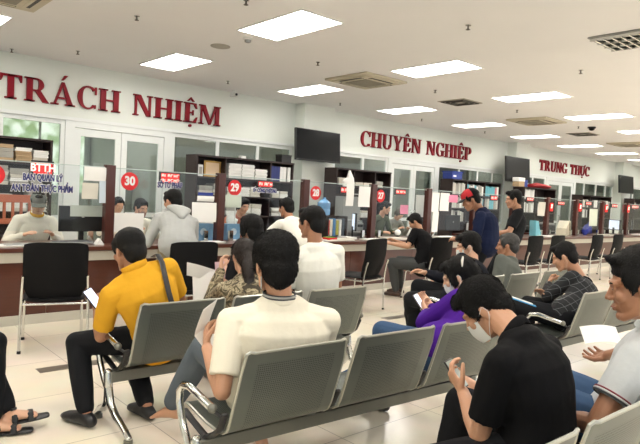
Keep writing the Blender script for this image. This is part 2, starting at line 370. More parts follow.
for (x, y) in [(3.04, 8.86), (2.35, 9.6), (5.62, 8.9), (5.38, 3.81), (8.2, 6.4), (8.07, 3.82), (10.79, 6.35), (8.32, 8.9), (10.96, 8.9), (3.34, 5.02), (5.58, 6.48), (13.6, 6.4), (13.6, 8.9)]:
    dup(sp0, (x, y, CH))
d = obj('ceiling_speaker', MB().lathe([(.13, 0), (.13, -.008), (.11, -.014), (.02, -.016)]), mat('speaker_grey', (176, 172, 162), .7)); d.location = (4.19, 6.86, CH); tag(d, 'round flat grey speaker disc on the ceiling', 'speaker')
t = thing('smoke_detector', 'white smoke detector beside the round ceiling speaker', 'smoke detector', (4.19, 6.22, CH))
obj('base', MB().lathe([(.06, 0), (.06, -.02), (.045, -.025)]), WHITEP, t); obj('sensor_cap', MB().lathe([(.042, -.025), (.04, -.05), (.02, -.058)]), GREYP, t)
t = thing('security_camera', 'small camera hung under the ceiling against the back wall', 'camera', (6.2, 9.62, CH))
obj('mount', MB().cyl((0, 0, -.03), .03, .06), WHITEP, t); obj('camera_body', MB().box((0, -.03, -.09), (.09, .16, .07)), WHITEP, t, bevel=.01); obj('lens', MB().cyl((0, -.115, -.09), .024, .015, 16, 'y'), BLKPL, t)
def diffuser(x, y, label):
    t = thing('air_diffuser', label, 'vent', (x, y, CH))
    fr = MB().box((0, 0, -.006), (.6, .6, .012)); obj('frame', fr, mat('vent_frame', (176, 170, 158), .6), t)
    for k, a in enumerate((.5, .36, .22)):
        sl = MB()
        for s in (-1, 1): sl.box((s * a / 2, 0, -.018), (.02, a, .012)); sl.box((0, s * a / 2, -.018), (a, .02, .012))
        obj('louvre', sl, VENTM, t)
diffuser(9.43, 6.76, 'square louvred air vent in the ceiling between two lamps')
diffuser(15.04, 6.95, 'far square air vent in the ceiling near the right end')
t = thing('dome_camera', 'dark dome camera hanging from the far ceiling', 'camera', (13.82, 6.19, CH)); obj('base', MB().lathe([(.09, 0), (.09, -.03), (.07, -.035)]), BLKPL, t); obj('dome', MB().ell((0, 0, -.04), (.065, .065, .05)), SCRN, t)

# ------------------------------------------------------------------ raised wall lettering (bold serif capitals)
def arc(cx, cy, rx, ry, a0, a1, t0, t1, n=14):      # stroke of varying weight along an ellipse
    o, i = [], []
    for k in range(n + 1):
        a = math.radians(a0 + (a1 - a0) * k / n); w_ = t1 + (t0 - t1) * abs(math.cos(a))
        o.append((cx + rx * math.cos(a), cy + ry * math.sin(a))); i.append((cx + (rx - w_) * math.cos(a), cy + (ry - t1) * math.sin(a)))
    return [[o[k], o[k + 1], i[k + 1], i[k]] for k in range(n)]
def R_(x0, y0, x1, y1): return [[(x0, y0), (x1, y0), (x1, y1), (x0, y1)]]
def stem(x, y0=0, y1=1, w=.23, sw=.08):
    return R_(x, y0, x + w, y1) + R_(x - sw, y0, x + w + sw, y0 + .06) + R_(x - sw, y1 - .06, x + w + sw, y1)
def G(c):
    if c == 'I': return stem(.12), .46
    if c == 'H': return stem(.1) + stem(.68) + R_(.3, .46, .68, .54), .98
    if c == 'N': return stem(.1, w=.09) + R_(.78, .0, .87, 1) + R_(.69, .94, .96, 1) + [[(.1, 1), (.36, 1), (.87, 0), (.68, 0)]], .98
    if c == 'M': return stem(.1, w=.08) + stem(.95, w=.2) + [[(.1, 1), (.34, 1), (.70, .12), (.58, 0)]] + [[(.58, 0), (.66, .0), (1.02, 1), (.93, 1)]], 1.26
    if c == 'T': return R_(.31, 0, .55, 1) + R_(.22, 0, .65, .06) + R_(.03, .91, .84, 1) + [[(.03, .92), (.03, .7), (.08, .7), (.16, .92)], [(.84, .92), (.84, .7), (.79, .7), (.71, .92)]], .87
    if c == 'E': return stem(.1) + R_(.3, 0, .68, .07) + R_(.3, .93, .68, 1) + R_(.3, .47, .55, .54) + [[(.68, 0), (.76, .3), (.71, .3), (.55, .07)], [(.68, 1), (.74, .72), (.69, .72), (.55, .93)], [(.5, .38), (.55, .38), (.55, .64), (.5, .64)]], .8
    if c == 'P': return stem(.1) + R_(.3, .93, .45, 1) + R_(.3, .44, .45, .51) + arc(.45, .72, .33, .28, -90, 90, .2, .07), .82
    if c == 'R': return stem(.1) + R_(.3, .93, .45, 1) + R_(.3, .44, .45, .51) + arc(.45, .72, .31, .28, -90, 90, .2, .07) + [[(.42, .46), (.62, .5), (.92, .06), (.98, .0), (.74, 0)]], .98
    if c == 'A': return [[(.44, 1), (.54, 1), (.92, 0), (.69, 0)], [(.44, 1), (.50, .86), (.2, 0), (.12, 0)]] + R_(.25, .27, .7, .34) + R_(.02, 0, .32, .06) + R_(.6, 0, 1.0, .06), 1.0
    if c == 'C': return arc(.5, .5, .44, .52, 42, 318, .2, .07, 22) + R_(.80, .66, .86, 1.0) + R_(.8, .04, .84, .2), .9
    if c == 'G': return arc(.5, .5, .44, .52, 42, 318, .2, .07, 22) + R_(.80, .66, .86, 1.0) + R_(.68, .03, .88, .42) + R_(.58, .38, .96, .44), .98
    if c == 'U': return R_(.12, .3, .32, 1) + R_(.03, .94, .41, 1) + R_(.74, .3, .82, 1) + R_(.64, .94, .93, 1) + arc(.47, .32, .35, .34, 180, 360, .17, .08), .95
    if c == 'Y': return R_(.38, 0, .58, .46) + R_(.28, 0, .68, .06) + [[(.1, 1), (.33, 1), (.58, .44), (.38, .4)], [(.80, 1), (.89, 1), (.58, .46), (.52, .42)]] + R_(.0, .94, .42, 1) + R_(.68, .94, .98, 1), .97
DIA = {'acute': lambda x: [[(x - .06, 1.08), (x + .02, 1.08), (x + .2, 1.3), (x + .06, 1.3)]],
       'hat': lambda x: [[(x - .2, 1.07), (x - .12, 1.07), (x, 1.18), (x, 1.28)], [(x + .2, 1.07), (x + .12, 1.07), (x, 1.18), (x, 1.28)]],
       'dot': lambda x: [[(x + .075 * math.cos(a * PI / 4), -.16 + .075 * math.sin(a * PI / 4)) for a in range(8)]],
       'horn': lambda x: [[(x + .36, .92), (x + .44, .9), (x + .54, 1.08), (x + .46, 1.12)]]}
def spell(word, x0, x1, z0, h, label):
    glyphs = []; x = 0
    for c in word:
        if c == ' ': x += .55; continue
        marks = []
        base = {'Á': ('A', ['acute']), 'Ê': ('E', ['hat']), 'Ệ': ('E', ['hat', 'dot']), 'Ự': ('U', ['horn', 'dot'])}.get(c, (c, []))
        g, w_ = G(base[0]); glyphs.append((base[0], g, base[1], w_, x)); x += w_ + .05
    sc = (x1 - x0) / (x - .05)
    t = thing('wall_lettering', label, 'sign', (x0, WY, z0))
    nm = {}
    for ch, g, marks, w_, gx in glyphs:
        mb = MB()
        for poly in g: mb.prism(poly, -.045, -.002)
        for m_ in marks:
            for poly in DIA[m_](w_ / 2 - .02): mb.prism(poly, -.045, -.002)
        bmesh.ops.transform(mb.bm, matrix=Matrix.Translation((gx * sc, 0, 0)) @ Matrix.Diagonal((sc, 1, h, 1)), verts=mb.bm.verts)
        obj('letter_' + ch.lower(), mb, RED, t, smooth=False)
spell('TRÁCH NHIỆM', 2.24, 6.07, 2.71, .36, 'raised crimson serif letters reading TRÁCH NHIỆM on the back wall')
spell('CHUYÊN NGHIỆP', 9.88, 14.38, 2.70, .36, 'raised crimson serif letters reading CHUYÊN NGHIỆP on the back wall')
spell('TRUNG THỰC', 18.28, 21.98, 2.69, .35, 'raised crimson serif letters reading TRUNG THỰC on the far wall')

# ------------------------------------------------------------------ televisions
def tv(x0, x1, z0, z1, y, label, tilt=.08):
    cx_, cz = (x0 + x1) / 2, (z0 + z1) / 2; w_, h_ = x1 - x0, z1 - z0
    t = thing('television', label, 'television', (cx_, y, cz))
    r = (-tilt, 0, 0)
    obj('casing', MB().box((0, .03, 0), (w_, .06, h_), r), BLKPL, t, bevel=.006)
    n = Euler(r).to_matrix(); c = n @ V((0, -.003, .008)); 
    obj('screen', MB().box(c + V((0, .0, 0)), (w_ - .04, .008, h_ - .05), r), SCRN, t)
    obj('wall_bracket', MB().bb(-.15, .15, .07, 9.54 - y, -.12, .12), BLKPL, t)
    return t
a = at(297, 125, 9.3); b = at(339, 160.5, 9.3); tv(a.x, b.x + .02, 2.19, 2.84, 9.3, 'large black television on the pillar left of CHUYÊN NGHIỆP')
a = at(507.5, 154, 9.3); b = at(529, 184, 9.3); tv(a.x, b.x, 2.18, 2.92, 9.3, 'black television on the second pillar above the standing man in black')
a = at(620.5, 174, 9.3); b = at(633, 193, 9.3); tv(a.x, b.x, 2.17, 2.85, 9.3, 'farthest television on the pillar near the right edge')
# ------------------------------------------------------------------ service counter
CF, CT, CB = 6.486, .805, 7.30          # front edge, top height, back edge
cn = thing('service_counter', 'long red-brown service counter with a cream band running along the hall', 'counter', (11, CF, 0))
L_, R2 = -2.5 - 11, 25.5 - 11
obj('worktop', MB().bb(L_, R2, 0, CB - CF, CT - .05, CT), WOODRED, cn, bevel=.008)
obj('front_band', MB().bb(L_, R2, .02, .06, CT - .155, CT - .05), BAND, cn)
fp = MB()
x = -2.5
while x < 25.4:
    fp.bb(x - 11 + .004, x - 11 + 1.5 - .004, .05, .07, .1, CT - .155); x += 1.5
obj('front_panel', fp, WOODRED, cn)
obj('plinth', MB().bb(L_, R2, .035, .08, 0, .1), mat('pale_plinth', (196, 192, 180), .45), cn)
# partition posts and acrylic screens along the counter
POSTS = [-.3, 1.2, 2.78, 4.31, 5.81, 7.32, 8.82, 10.3, 11.8, 13.34, 14.84, 16.4, 18.05, 19.6, 21.1, 22.7]
post0 = None
PW = ['left of disc 30', 'left of disc 29', 'left of disc 28', 'left of disc 27', 'behind the man bent over the counter', 'behind the masked man', 'behind the cap', 'first past the standing men', 'second past the standing men', 'third past the standing men', 'fourth past the standing men', 'fifth past the standing men', 'sixth past the standing men', 'last toward the right edge']
for i, x in enumerate(POSTS[2:]):
    o = obj('counter_post', MB().bb(-.055, .055, -.05, .05, 0, .92), WOODDK, bevel=.004) if post0 is None else post0.copy()
    if post0 is None: post0 = o
    else: COL.objects.link(o)
    o.location = (x, 6.9, CT); tag(o, 'dark brown upright post on the counter, ' + PW[i], 'post', 'upright posts dividing the counter')
for i, (a, b) in enumerate(zip(POSTS[1:], POSTS[2:])):
    t = thing('acrylic_screen', 'clear acrylic screen on the counter, bay %s' % (['with the blue lettering at the left edge', 'with the number 30 disc', 'with the number 29 disc', 'with the number 28 disc', 'with the number 27 disc', 'holding the two hanging white sheets', 'behind the man in the cap', 'behind the standing man in black', 'left of the pale box monitor', 'with the pale box monitor', 'above the blue bag', 'right of the blue bag', 'above the far black monitor', 'near the right edge', 'last one at the right edge'][i]), 'screen', ((a + b) / 2, 6.9, CT), 0, 'acrylic screens on the counter')
    h = (b - a) / 2 - .06
    obj('sheet', MB().bb(-h, h, -.003, .003, .14, .885), ACRY, t)
    obj('edge_strip', MB().bb(-h, h, -.006, .006, .885, .895), mat('pale_edge', (190, 205, 200), .3), t)
    for s in (-1, 1): obj('foot', MB().bb(s * h * .8 - .03, s * h * .8 + .03, -.02, .02, 0, .14), CHROME, t)
def on_screen(px, py, z=None, y=6.885): 
    p = at(px, py, y); return p
# numbered discs
def disc(num, x, z, y=6.88, r=.108, label=''):
    t = thing('number_disc', label, 'sign', (x, y, z))
    obj('disc', MB().cyl((0, 0, 0), r, .006, 32, 'y'), REDD, t)
    if num: 
        o = link('numeral', text_mesh(num, r * 1.35, .002, .006, .9), WHITEP, t); o.location = (0, -.005, 0)
    return t
for n, px, py in (('30', 129.5, 181.3), ('29', 234.5, 187.8), ('28', 315.5, 193), ('27', 380.5, 196)):
    p = on_screen(px, py); disc(n, p.x, p.z, label=dict(zip(('30', '29', '28', '27'), ('red disc with white number 30 between the first two posts', 'red disc with white number 29 above the grey-green notice', 'red disc with white number 28 in front of the white pillar', 'red disc with white number 27 left of the glass double door')))[n])
p = on_screen(0, 175); disc('31', p.x - .06, p.z, label='red disc with a white number cut by the left edge of the photo')
for (px, py, w) in ((551.5, 207, 'first'), (580.3, 207.5, 'second'), (606.5, 208.5, 'third'), (628.5, 209, 'fourth')):
    p = at(px, py, 6.83); t = thing('number_plate', 'small red number plate on the far counter posts, %s from the left' % w, 'sign', (p.x, 6.83, p.z))
    obj('plate', MB().box((0, 0, 0), (.13, .012, .2)), LED, t); obj('numeral', MB().box((-.02, -.008, .02), (.02, .004, .09)).box((.025, -.008, .02), (.02, .004, .09)).box((.025, -.008, .05), (.05, .004, .02)).box((-.02, -.008, -.02), (.05, .004, .02)), LEDT, t)
# red LED name boards and blue lettering
def led(px0, px1, py, h, y, label, rows=1, word=None):
    a, b = at(px0, py, y), at(px1, py, y); w_ = b.x - a.x; z = (a.z + b.z) / 2
    t = thing('led_sign', label, 'sign', ((a.x + b.x) / 2, y, z))
    obj('housing', MB().box((0, .012, 0), (w_ + .04, .03, h + .04)), BLKPL, t, bevel=.003)
    obj('panel', MB().box((0, -.006, 0), (w_, .006, h)), LED, t)
    tx = MB()
    for r_ in range(rows):
        zc = (rows / 2 - .5 - r_) * h / rows; n = max(3, int(w_ / (h / rows * .62)))
        for k in range(n):
            xx = -w_ / 2 + (k + .5) * w_ / n; g = w_ / n * .6; hh = h / rows * .5
            tx.box((xx - g / 2, -.011, zc), (g * .28, .003, hh)); 
            if k % 3 != 1: tx.box((xx, -.011, zc + hh / 2), (g, .003, hh * .22))
            if k % 2 == 0: tx.box((xx, -.011, zc), (g, .003, hh * .22)); tx.box((xx + g / 2, -.011, zc), (g * .28, .003, hh))
    if word: tx.bm.free(); link('glowing_text', text_mesh(word, h * .95, .002, .003, .9), LEDT, t, (0, -.011, 0))
    else: obj('glowing_text', tx, LEDT, t)
led(33.5, 52, 168.2, .125, 7.0, 'glowing red LED board above the blue lettering at the left', word='BTTH')
led(161, 179, 178.2, .12, 7.0, 'glowing two-line red LED board above SỞ TƯ PHÁP', 2)
led(258.5, 272, 184.2, .075, 7.0, 'glowing red LED board above small blue lettering at window 29')
led(396, 405, 192, .07, 7.0, 'glowing red LED board in front of the middle double door')
led(341, 346, 190, .08, 7.0, 'small red LED board between discs 28 and 27')
led(491, 497, 198, .08, 7.0, 'red LED board between the man in the cap and the standing man')
led(527, 533, 199.3, .07, 7.0, 'red LED board right of the standing man in black')
led(558, 564, 203.3, .07, 7.0, 'red LED board above the pale box monitor'); led(586, 591, 203.5, .07, 7.0, 'red LED board above the blue bag'); led(612, 617, 205.8, .07, 7.0, 'red LED board left of the far black monitor'); led(632, 638, 207, .08, 7.0, 'red LED board at the right edge')
def lettering(body, px, py, size, sx, label, m=NAVYL, y=6.885):
    p = at(px, py, y); t = thing('window_lettering', label, 'lettering', (p.x, y, p.z))
    link('letter_face', text_mesh(body, size, .002, .004, sx), m, t, (0, -.004, 0)); link('white_outline', text_mesh(body, size, .001, .011, sx), WHITEP, t)
lettering('BAN QUẢN LÝ', 43, 178, .10, .62, 'blue letters BAN QUẢN LÝ on the left acrylic screen')
lettering('AN TOÀN THỰC PHẨM', 43, 188.8, .10, .60, 'blue letters AN TOÀN THỰC PHẨM on the left acrylic screen')
lettering('SỞ TƯ PHÁP', 170, 185.5, .10, .62, 'blue letters SỞ TƯ PHÁP right of disc 30')
lettering('SỞ CÔNG THƯƠNG', 265, 190.8, .075, .60, 'blue letters under the LED board at window 29')
# ------------------------------------------------------------------ sheets of paper hung on the screens
def sheet(px0, py0, px1, py1, label, m=PAPER, y=6.87, name='paper_sheet', cat='paper', curl=.012):
    a, b = at(px0, (py0 + py1) / 2, y), at(px1, (py0 + py1) / 2, y); z1, z0 = at((px0 + px1) / 2, py0, y).z, at((px0 + px1) / 2, py1, y).z
    w_, h_ = b.x - a.x, z1 - z0; ph = random.random() * 6
    mb = MB().sheet(lambda u, v: V(((u - .5) * w_, curl * math.sin(v * 3 + ph) * (1 - v) - .0 * u, (v - .5) * h_)), 6, 8, .0015)
    o = obj(name, mb, m); o.location = ((a.x + b.x) / 2, y - .005, (z0 + z1) / 2); tag(o, label, cat); return o
sheet(84, 167, 106.5, 181, 'white paper taped high on the screen left of the first brown post'); sheet(82, 183, 98, 199, 'off-white paper below the high taped sheet left of the first post', PAPER2)
sheet(99, 181, 105.5, 203, 'narrow pale blue sheet beside the first post', mat('pale_blue_paper', (196, 208, 218), .7))
sheet(114, 213, 143.5, 232, 'large white notice hanging low on the screen right of the first post', PAPER)
sheet(191.5, 202.5, 216, 222, 'printed white notice on the screen left of the second post', PAPER); sheet(197, 196, 214, 201.5, 'white paper strip under a blue clip above the printed notice', PAPER)
o = sheet(198, 192.5, 213, 195.5, 'blue strip above the printed notice', BLUE)
sheet(225, 195, 241, 207.5, 'grey-green notice on a stand below disc 29', mat('greenish_notice', (196, 206, 192), .7))
sheet(358.5, 186.5, 370, 207, 'white poster hanging left of the post before disc 27', PAPER); sheet(346, 184, 353.5, 206, 'long white sheet hanging beside the white poster', PAPER)
sheet(430, 192.5, 439, 212, 'left one of two white sheets hanging behind the man bent over the counter', PAPER); sheet(440, 193, 449, 211, 'right one of two white sheets hanging behind the man bent over the counter', PAPER)
sheet(448.5, 195, 457.5, 202.5, 'pink sheet beside the two hanging white sheets', mat('pink_paper', (236, 140, 172), .7)); sheet(415.5, 195, 424.5, 217, 'white roll-shaped sheet on the door side left of the two hanging sheets', PAPER, 7.1)
sheet(432, 212, 438, 232, 'white sheet hanging low behind the man bent over the counter', PAPER)
sheet(538, 202, 545, 216, 'pale sheet on the screen right of the standing man in black', PAPER2); sheet(589, 209, 597, 226, 'pale green sheet above the blue bag', mat('pale_green_paper', (214, 222, 204), .7))
sheet(400, 205, 408, 214, 'pink leaflet below the LED board right of disc 27', MATS['pink_paper'], 7.05)
# ------------------------------------------------------------------ things on the counter
def monitor(px, y, label, w_=.46, h_=.28, yaw=0, back=True, z=CT):
    x = at(px, 232, y).x; t = thing('monitor', label, 'monitor', (x, y, z), yaw)
    obj('screen_housing', MB().box((0, 0, .27), (w_, .035, h_)), BLKPL, t, bevel=.006)
    obj('display', MB().box((0, .019, .27), (w_ - .04, .004, h_ - .04)), MON, t)
    obj('neck', MB().box((0, .03, .1), (.05, .03, .18)), BLKPL, t); obj('base', MB().lathe([(.11, 0), (.11, .01), (.03, .018)], (0, .03, 0)), BLKPL, t)
    obj('brand_mark', MB().box((0, -.019, .29), (.03, .003, .01)), WHITEP, t)
    return t
monitor(82, 7.08, 'black computer monitor seen from behind left of the first post', .54, .30)
sheet(70, 205.5, 103.5, 216.5, 'pale paper laid over the top of the left monitor', mat('pale_grey_paper', (205, 210, 200), .7), 7.02, curl=.004)
monitor(354, 7.1, 'dark monitor turned sideways left of the post before disc 27', .4, .3, .9)
monitor(452, 7.1, 'grey monitor behind the man bent over the counter', .55, .32, .1)
monitor(632, 7.1, 'black monitor standing on the far counter near the right edge', .4, .3, .3)
monitor(614, 7.1, 'black monitor turned edge-on right of the blue bag', .4, .3, 1.2)
def papers(px, y, n, label, w_=.21, l_=.297, z=CT, yaw=None):
    x = at(px, 236, y).x; t = thing('paper_pile', label, 'papers', (x, y, z), random.uniform(-.3, .3) if yaw is None else yaw)
    for k in range(n):
        obj('paper', MB().box((random.uniform(-.01, .01), random.uniform(-.01, .01), .004 + k * .008), (w_, l_, .0075), (0, 0, random.uniform(-.12, .12))), PAPER if k % 2 else PAPER2, t)
    return t
papers(334, 6.72, 3, 'loose white papers on the counter right of the white-shirted man', .6, .3); papers(346, 6.95, 4, 'second heap of papers beside the sideways monitor')
papers(374, 6.66, 2, 'white papers behind the third visitor chair', .5, .25); papers(394, 6.75, 3, 'white papers in front of the man bent over the counter', .5, .3); papers(446, 6.72, 4, 'white papers between the bent man and the masked man', .6, .35)
papers(10, 6.66, 2, 'white papers at the left end of the counter', .3, .2); papers(213, 6.7, 2, 'white folded paper between the two blue boxes', .26, .2)
papers(548, 6.75, 2, 'white papers below the first far red number plate', .6, .3); papers(606, 6.75, 3, 'white papers right of the blue bag', .5, .3); papers(640, 6.75, 2, 'white papers at the far right of the counter', .5, .3)
def boxy(name, px, y, w_, d_, h_, m, label, cat, z=CT, yaw=0, py=236):
    x = at(px, py, y).x; t = thing(name, label, cat, (x, y, z), yaw); return t
for px, lab in ((201, 'blue patterned box behind the hooded man'), (231, 'blue patterned tissue box below the notice stand')):
    t = boxy('tissue_box', px, 7.0, 0, 0, 0, None, lab, 'box')
    obj('carton', MB().bb(-.11 if px > 210 else -.15, .11 if px > 210 else .15, -.06, .06, 0, .23), mat('sky_blue_carton', (110, 152, 186), .6, var=.25, scale=14), t, bevel=.004)
    obj('oval_emblem', MB().cyl((0, -.062, .12), .05, .004, 20, 'y'), mat('pale_emblem', (190, 205, 215), .6), t)
    if px > 210: obj('tissue', MB().loft([(0, 0, .22), (.01, .0, .28), (-.01, .01, .33), (.03, 0, .37)], [(.08, .04), (.10, .05), (.07, .03), (.02, .012)], n=9), PAPER, t)
t = boxy('notice_stand', 234, 6.95, 0, 0, 0, None, 'thin upright stand carrying the grey-green notice', 'stand'); obj('rod', MB().bar((0, 0, 0), (0, 0, .55), .008), WHITEP, t); obj('base', MB().cyl((0, 0, .006), .06, .012), WHITEP, t)
t = boxy('desk_calendar', 99, 6.72, 0, 0, 0, None, 'small pale folded card on the counter by the first post', 'card'); obj('card', MB().prism([(-.05, 0), (.05, 0), (0, .07)], -.04, .04), PAPER, t)
t = boxy('keyboard_tray', 72, 6.85, 0, 0, 0, None, 'grey keyboard lying below the left monitor', 'keyboard'); obj('case', MB().box((0, 0, .012), (.44, .15, .022)), GREYP, t, bevel=.004); obj('keys', MB().box((0, 0, .026), (.41, .12, .006)), mat('key_grey', (90, 92, 96), .6, bump=.6, bscale=80), t)
t = boxy('plastic_tray', 30, 6.7, 0, 0, 0, None, 'clear wrinkled plastic folders lying in front of the clerk in the cap', 'folder'); obj('folder', MB().box((0, 0, .012), (.5, .22, .02)), GREYP, t)
t = thing('water_jug', 'blue water cooler bottle below disc 28', 'water bottle', (at(324, 205, 7.9).x, 7.9, 1.12)); obj('bottle', MB().lathe([(.05, .0), (.115, .03), (.12, .12), (.11, .14), (.12, .16), (.12, .25), (.055, .30), (.032, .31), (.032, .34)]), mat('blue_bottle', (110, 165, 215), .12, coat=.6), t)
t = thing('water_dispenser', 'white water cooler under the blue bottle', 'water cooler', (at(324, 205, 7.9).x, 7.9, 0)); obj('body', MB().bb(-.16, .16, -.16, .16, 0, 1.1), WHITEP, t, bevel=.02); obj('tap', MB().box((0, -.18, .85), (.12, .05, .08)), BLUE, t); obj('collar', MB().cyl((0, 0, 1.11), .1, .02), WHITEP, t)
t = boxy('handbag', 587, 7.0, 0, 0, 0, None, 'royal blue cloth bag slumped on the far counter', 'bag', yaw=.2)
obj('bag_body', MB().loft([(-.26, 0, .02), (-.24, 0, .1), (-.05, 0, .15), (.1, 0, .18), (.26, 0, .06)], [(.05, .03), (.09, .08), (.10, .14), (.09, .12), (.06, .04)], side=(0, 1, 0), n=12), mat('royal_blue_cloth', (48, 58, 150), .7, bump=.4, bscale=12), t)
obj('strap', MB().tube([(-.1, 0, .27), (0, -.03, .36), (.12, 0, .28)], .008), BLUE, t)
t = boxy('box_monitor', 563, 7.0, 0, 0, 0, None, 'pale beige angled box standing on the far counter between two posts', 'box', yaw=.3); obj('carton', MB().prism([(-.32, 0), (.24, 0), (.30, .36), (.02, .36), (-.3, .18)], -.12, .12), BEIGEP, t, bevel=.005); obj('flap', MB().box((.16, -.13, .22), (.22, .01, .2)), mat('olive_card', (150, 146, 124), .7), t)
t = boxy('document_holder', 535, 6.95, 0, 0, 0, None, 'turquoise plastic document holder right of the standing man in black', 'document holder'); obj('rack', MB().prism([(-.12, 0), (.12, 0), (.1, .04), (-.02, .34), (-.14, .36)], -.08, .08), mat('turquoise_plastic', (120, 190, 205), .4), t); obj('leaflet', MB().box((-.0, -.02, .2), (.16, .01, .3)), PAPER, t)
t = boxy('brochure_rack', 333, 7.15, 0, 0, 0, None, 'dark rack stuffed with coloured brochures below the water bottle', 'rack'); obj('frame', MB().bb(-.22, .22, -.1, .1, 0, .03).bb(-.22, -.2, -.1, .1, 0, .36).bb(.2, .22, -.1, .1, 0, .36).bb(-.22, .22, .08, .1, 0, .36), CABD, t)
for k, c in enumerate([(210, 60, 60), (230, 225, 210), (90, 140, 190), (200, 190, 90), (225, 225, 225), (70, 80, 90)]): obj('brochure', MB().box((-.17 + k * .068, 0, .17), (.05, .12, .24 + .03 * (k % 3))), mat('brochure_%s' % 'red cream blue yellow white grey'.split()[k], c, .5), t)
t = boxy('red_tray', 330, 6.66, 0, 0, 0, None, 'small red and green tray at the shoulder of the man in the white T-shirt', 'tray', py=236); obj('tray', MB().bb(-.1, .1, -.06, .06, 0, .05), REDD, t, bevel=.004); obj('liner', MB().bb(-.09, .05, -.065, .05, .05, .06), mat('green_liner', (120, 170, 60), .6), t)
t = boxy('desk_globe', 397.5, 6.9, 0, 0, 0, None, 'small white round gadget on the counter near the bent man', 'gadget'); obj('ball', MB().ell((0, 0, .1), (.055, .055, .055)), WHITEP, t); obj('stand', MB().lathe([(.05, 0), (.05, .01), (.015, .05)]), BLKPL, t)
t = boxy('wicker_basket', 12, 8.35, 0, 0, 0, None, 'orange slatted plastic chair back behind the clerk in the cap', 'chair', z=0); bk = MB()
for k in range(7): bk.bb(-.3 + k * .1 - .018, -.3 + k * .1 + .018, -.01, .01, .98, 1.22)
bk.bb(-.33, .33, -.015, .015, 1.2, 1.3).bb(-.33, .33, -.015, .015, .92, .99).bb(-.33, -.29, -.015, .015, 0, 1.2).bb(.29, .33, -.015, .015, 0, 1.2).bb(-.33, .33, -.015, .45, .42, .46).bb(-.33, -.29, .41, .45, 0, .42).bb(.29, .33, .41, .45, 0, .42)
obj('frame', bk, mat('orange_wood', (186, 104, 74), .5), t, bevel=.004)
t['label'] = 'orange slatted wooden chair behind the clerk in the cap'; t.name = 'slatted_chair'

cloth_dark = mat('dark_nylon', (40, 42, 48), .7, bump=.3, bscale=20)
def printer(px, y, label, m=WHITEP):
    x = at(px, 230, y).x; t = thing('printer', label, 'printer', (x, y, .75)); obj('body', MB().bb(-.24, .24, -.18, .18, 0, .26), m, t, bevel=.02); obj('paper_tray', MB().box((0, -.2, .08), (.3, .14, .02)), GREYP, t); obj('lid', MB().bb(-.22, .22, -.16, .16, .26, .3), GREYP, t); obj('control_panel', MB().box((.14, -.182, .2), (.14, .01, .05)), BLKPL, t)
    d = thing('desk', 'plain office desk under the ' + label, 'desk', (x, y, 0)); obj('desk_top', MB().bb(-.6, .6, -.35, .35, .71, .75), WOODDK, d)
    for sx in (-1, 1): obj('side_panel', MB().bb(sx * .57 - .015, sx * .57 + .015, -.33, .33, 0, .71), WOODDK, d)
printer(348, 8.1, 'grey printer behind the sideways monitor', GREYP); printer(478, 8.1, 'white printer behind the man in the cap'); printer(212, 8.2, 'white printer behind the second post'); printer(545, 8.1, 'black printer behind the far counter bays', BLKPL)
for px, lab in ((425, 'tall dark backpack standing left of the two hanging sheets'),):
    x = at(px, 220, 7.9).x; t = thing('backpack', lab, 'bag', (x, 7.9, .72)); obj('bag_body', MB().loft([(0, 0, .02), (0, 0, .2), (0, 0, .38), (0, .02, .5)], [(.16, .09), (.18, .11), (.16, .10), (.09, .06)], n=12), cloth_dark, t)
    d = thing('stool', 'dark stool under the ' + lab, 'stool', (x, 7.9, 0)); obj('seat', MB().cyl((0, 0, .70), .2, .04), BLKPL, d); obj('leg', MB().bar((0, 0, 0), (0, 0, .68), .03), CHROME, d)
# ------------------------------------------------------------------ cabinets behind the clerks and what stands in them
YC0, YC1 = 9.0, 9.38
def cabinet(x0, x1, zt, shelves, divs, label):
    t = thing('bookcase', label, 'bookcase', (x0, YC0, 0)); w_ = x1 - x0; d_ = YC1 - YC0
    obj('side_panel', MB().bb(0, .03, 0, d_, 0, zt), CABD, t); obj('side_panel', MB().bb(w_ - .03, w_, 0, d_, 0, zt), CABD, t)
    obj('top_panel', MB().bb(0, w_, -.01, d_, zt, zt + .03), CABD, t); obj('back_panel', MB().bb(.03, w_ - .03, d_ - .015, d_, .05, zt), CABD, t)
    for z in shelves: obj('shelf', MB().bb(.03, w_ - .03, 0, d_ - .015, z - .025, z), CABD, t)
    for x in divs: obj('divider', MB().bb(x - x0 - .0125, x - x0 + .0125, .003, d_ - .016, .1, zt), CABD, t)
    return t
SH = [1.72, 1.40, 1.05, .7, .35]
cabinet(-.6, 2.78, 2.06, [1.745, 1.42, 1.05, .7], [1.1], 'dark open bookcase packed with papers at the left edge')
cabinet(5.13, 7.27, 2.06, SH, [5.72, 6.72], 'dark bookcase with papers and binders behind disc 29')
cabinet(8.42, 10.12, 2.06, [1.735, 1.40, 1.05, .7], [8.95, 9.6], 'dark bookcase with heaped documents behind disc 27')
cabinet(12.45, 14.72, 2.05, [1.70, 1.35, 1.0], [13.1, 13.95], 'bookcase behind the man in the red cap')
cabinet(16.0, 17.9, 2.02, [1.70, 1.3, .9], [16.7], 'dark bookcase under the second television')
cabinet(19.8, 22.1, 1.93, [1.55, 1.2, .85], [20.4], 'dark bookcase behind the far counter bays'); cabinet(24.2, 26.6, 1.95, [1.55, 1.2], [], 'dark bookcase at the right edge of the hall')
bun = {}
